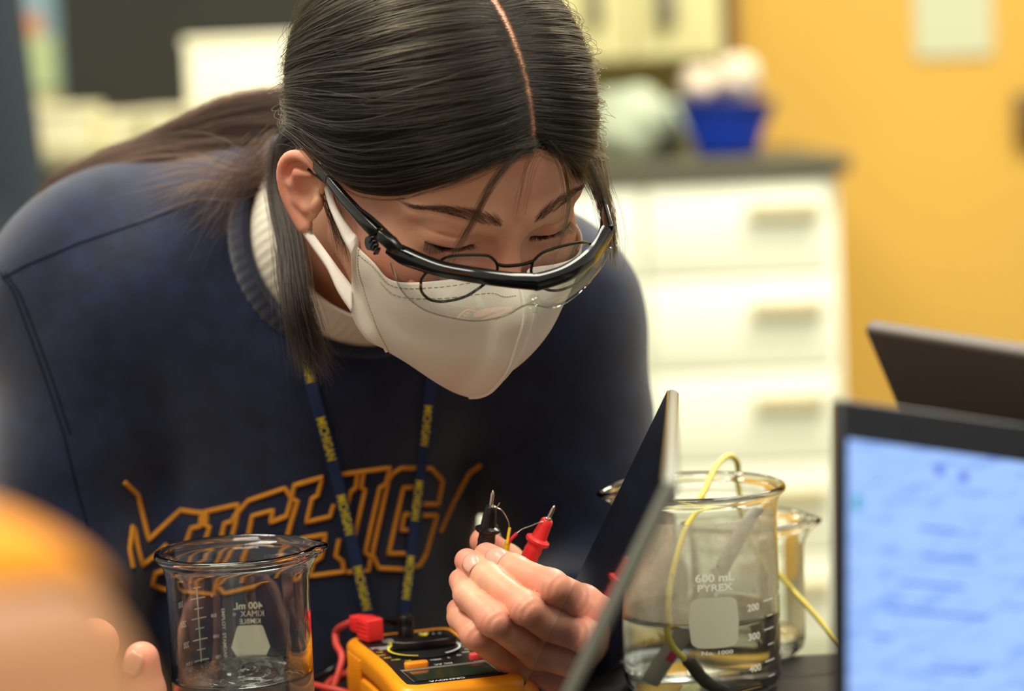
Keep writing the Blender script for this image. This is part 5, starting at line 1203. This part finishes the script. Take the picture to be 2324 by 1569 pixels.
lc = empty('counter_unit', ((x0_ + x1_) / 2, yl + .3, 0), 'olive counter unit along the back wall beneath the black board', 'counter')
MB().box(x0_, x1_, yl, YB - .002, 0, z1_).build('counter_body', mat('olive_laminate', srgb(108, 104, 74), .6), lc); MB().box(x0_ - .02, x1_ + .02, yl - .03, YB - .002, z1_, z1_ + .02).build('counter_top', mat('pale_counter', srgb(150, 146, 112), .5), lc)
zl = z1_ + .02
M['box'] = mat('off_white_card', srgb(222, 216, 178), .8)
def carton(pa, pb, top, y, dep, label, m_=None, lid=True):
    xa, xb, _, zb = face(pa, 300, pb, top, y); r = empty('storage_box', ((xa + xb) / 2, y, zl), label, 'box', 'pale boxes on the olive counter')
    MB().box(xa, xb, y, y + dep, zl, zb - .018).build('box_body', m_ or M['box'], r, bevel=.003); MB().box(xa - .004, xb + .004, y - .004, y + dep + .004, zb - .018, zb).build('lid', m_ or M['box'], r, bevel=.003)
carton(70, 186, 236, yl + .02, .2, 'pale box at the left end of the counter, under the poster'); carton(206, 318, 252, yl + .10, .2, 'low pale box with others under the black board, second from the poster')
carton(330, 420, 244, yl + .04, .2, 'narrow pale box in the middle of the counter row'); carton(432, 690, 76, yl + .22, .25, 'tall white box under the black board, the biggest of the row', mat('white_card', srgb(240, 236, 208), .7)); carton(426, 600, 232, yl + .01, .18, 'pale box standing before the tall white one')
# person in dark clothes at the frame edge
q = at_y(-20, 300, 3.2); p3 = empty('person', (q.x - .12, q.y, 0), 'person in dark slate clothing cut off by the frame edge, in the far room', 'person')
bx = Vector((q.x - .11, q.y, 0))
def p3_sdf(p):
    c = np.array(bx); d = cap(p, tuple(bx + Vector((0, 0, 1.30))), tuple(bx + Vector((0, 0, .95))), .14, .13); d = smin(d, cap(p, tuple(bx + Vector((.10, 0, 1.36))), tuple(bx + Vector((.150, -.02, .80))), .055, .045), .03)
    d = smin(d, cap(p, tuple(bx + Vector((-.14, 0, 1.36))), tuple(bx + Vector((-.22, 0, .80))), .055, .045), .03)
    for s in (-.08, .08): d = smin(d, cap(p, tuple(bx + Vector((s, 0, .9))), tuple(bx + Vector((s, 0, .08))), .09, .06), .04)
    return d
def p3b_sdf(p):
    d = ell(p - np.array(bx, np.float32), (0, 0, 1.58), (.08, .10, .12)); d = smin(d, cap(p, tuple(bx + Vector((0, 0, 1.55))), tuple(bx + Vector((0, 0, 1.36))), .055, .06), .03)
    for s, e in ((.152, .74), (-.225, .74)): d = np.minimum(d, ell(p - np.array(bx, np.float32), (s, -.03, e), (.03, .04, .07)))
    return smin(d, cap(p, tuple(bx + Vector((0, 0, 1.36))), tuple(bx + Vector((0, 0, 1.0))), .09, .09), .03)
lo, hi = np.array(bx) + np.array((-.36, -.3, 0)), np.array(bx) + np.array((.36, .3, 1.85)); v_, q_ = mesh_sdf(p3b_sdf, lo, hi, 0.016); link('body', meshnp('body', v_, q_), M['skin2'], p3)
v_, q_ = mesh_sdf(p3_sdf, lo, hi, 0.014); link('clothes', meshnp('clothes', v_, q_), mat('slate_cloth', srgb(36, 45, 54), .9), p3)
lump('hair_bun', tuple(bx + Vector((0, .02, 1.62))), .10, M['haircap'], None, None, 9, (1, 1.05, 1)).parent = p3
bpy.data.objects['hair_bun'].matrix_parent_inverse = Matrix.Translation(-root_loc(p3))
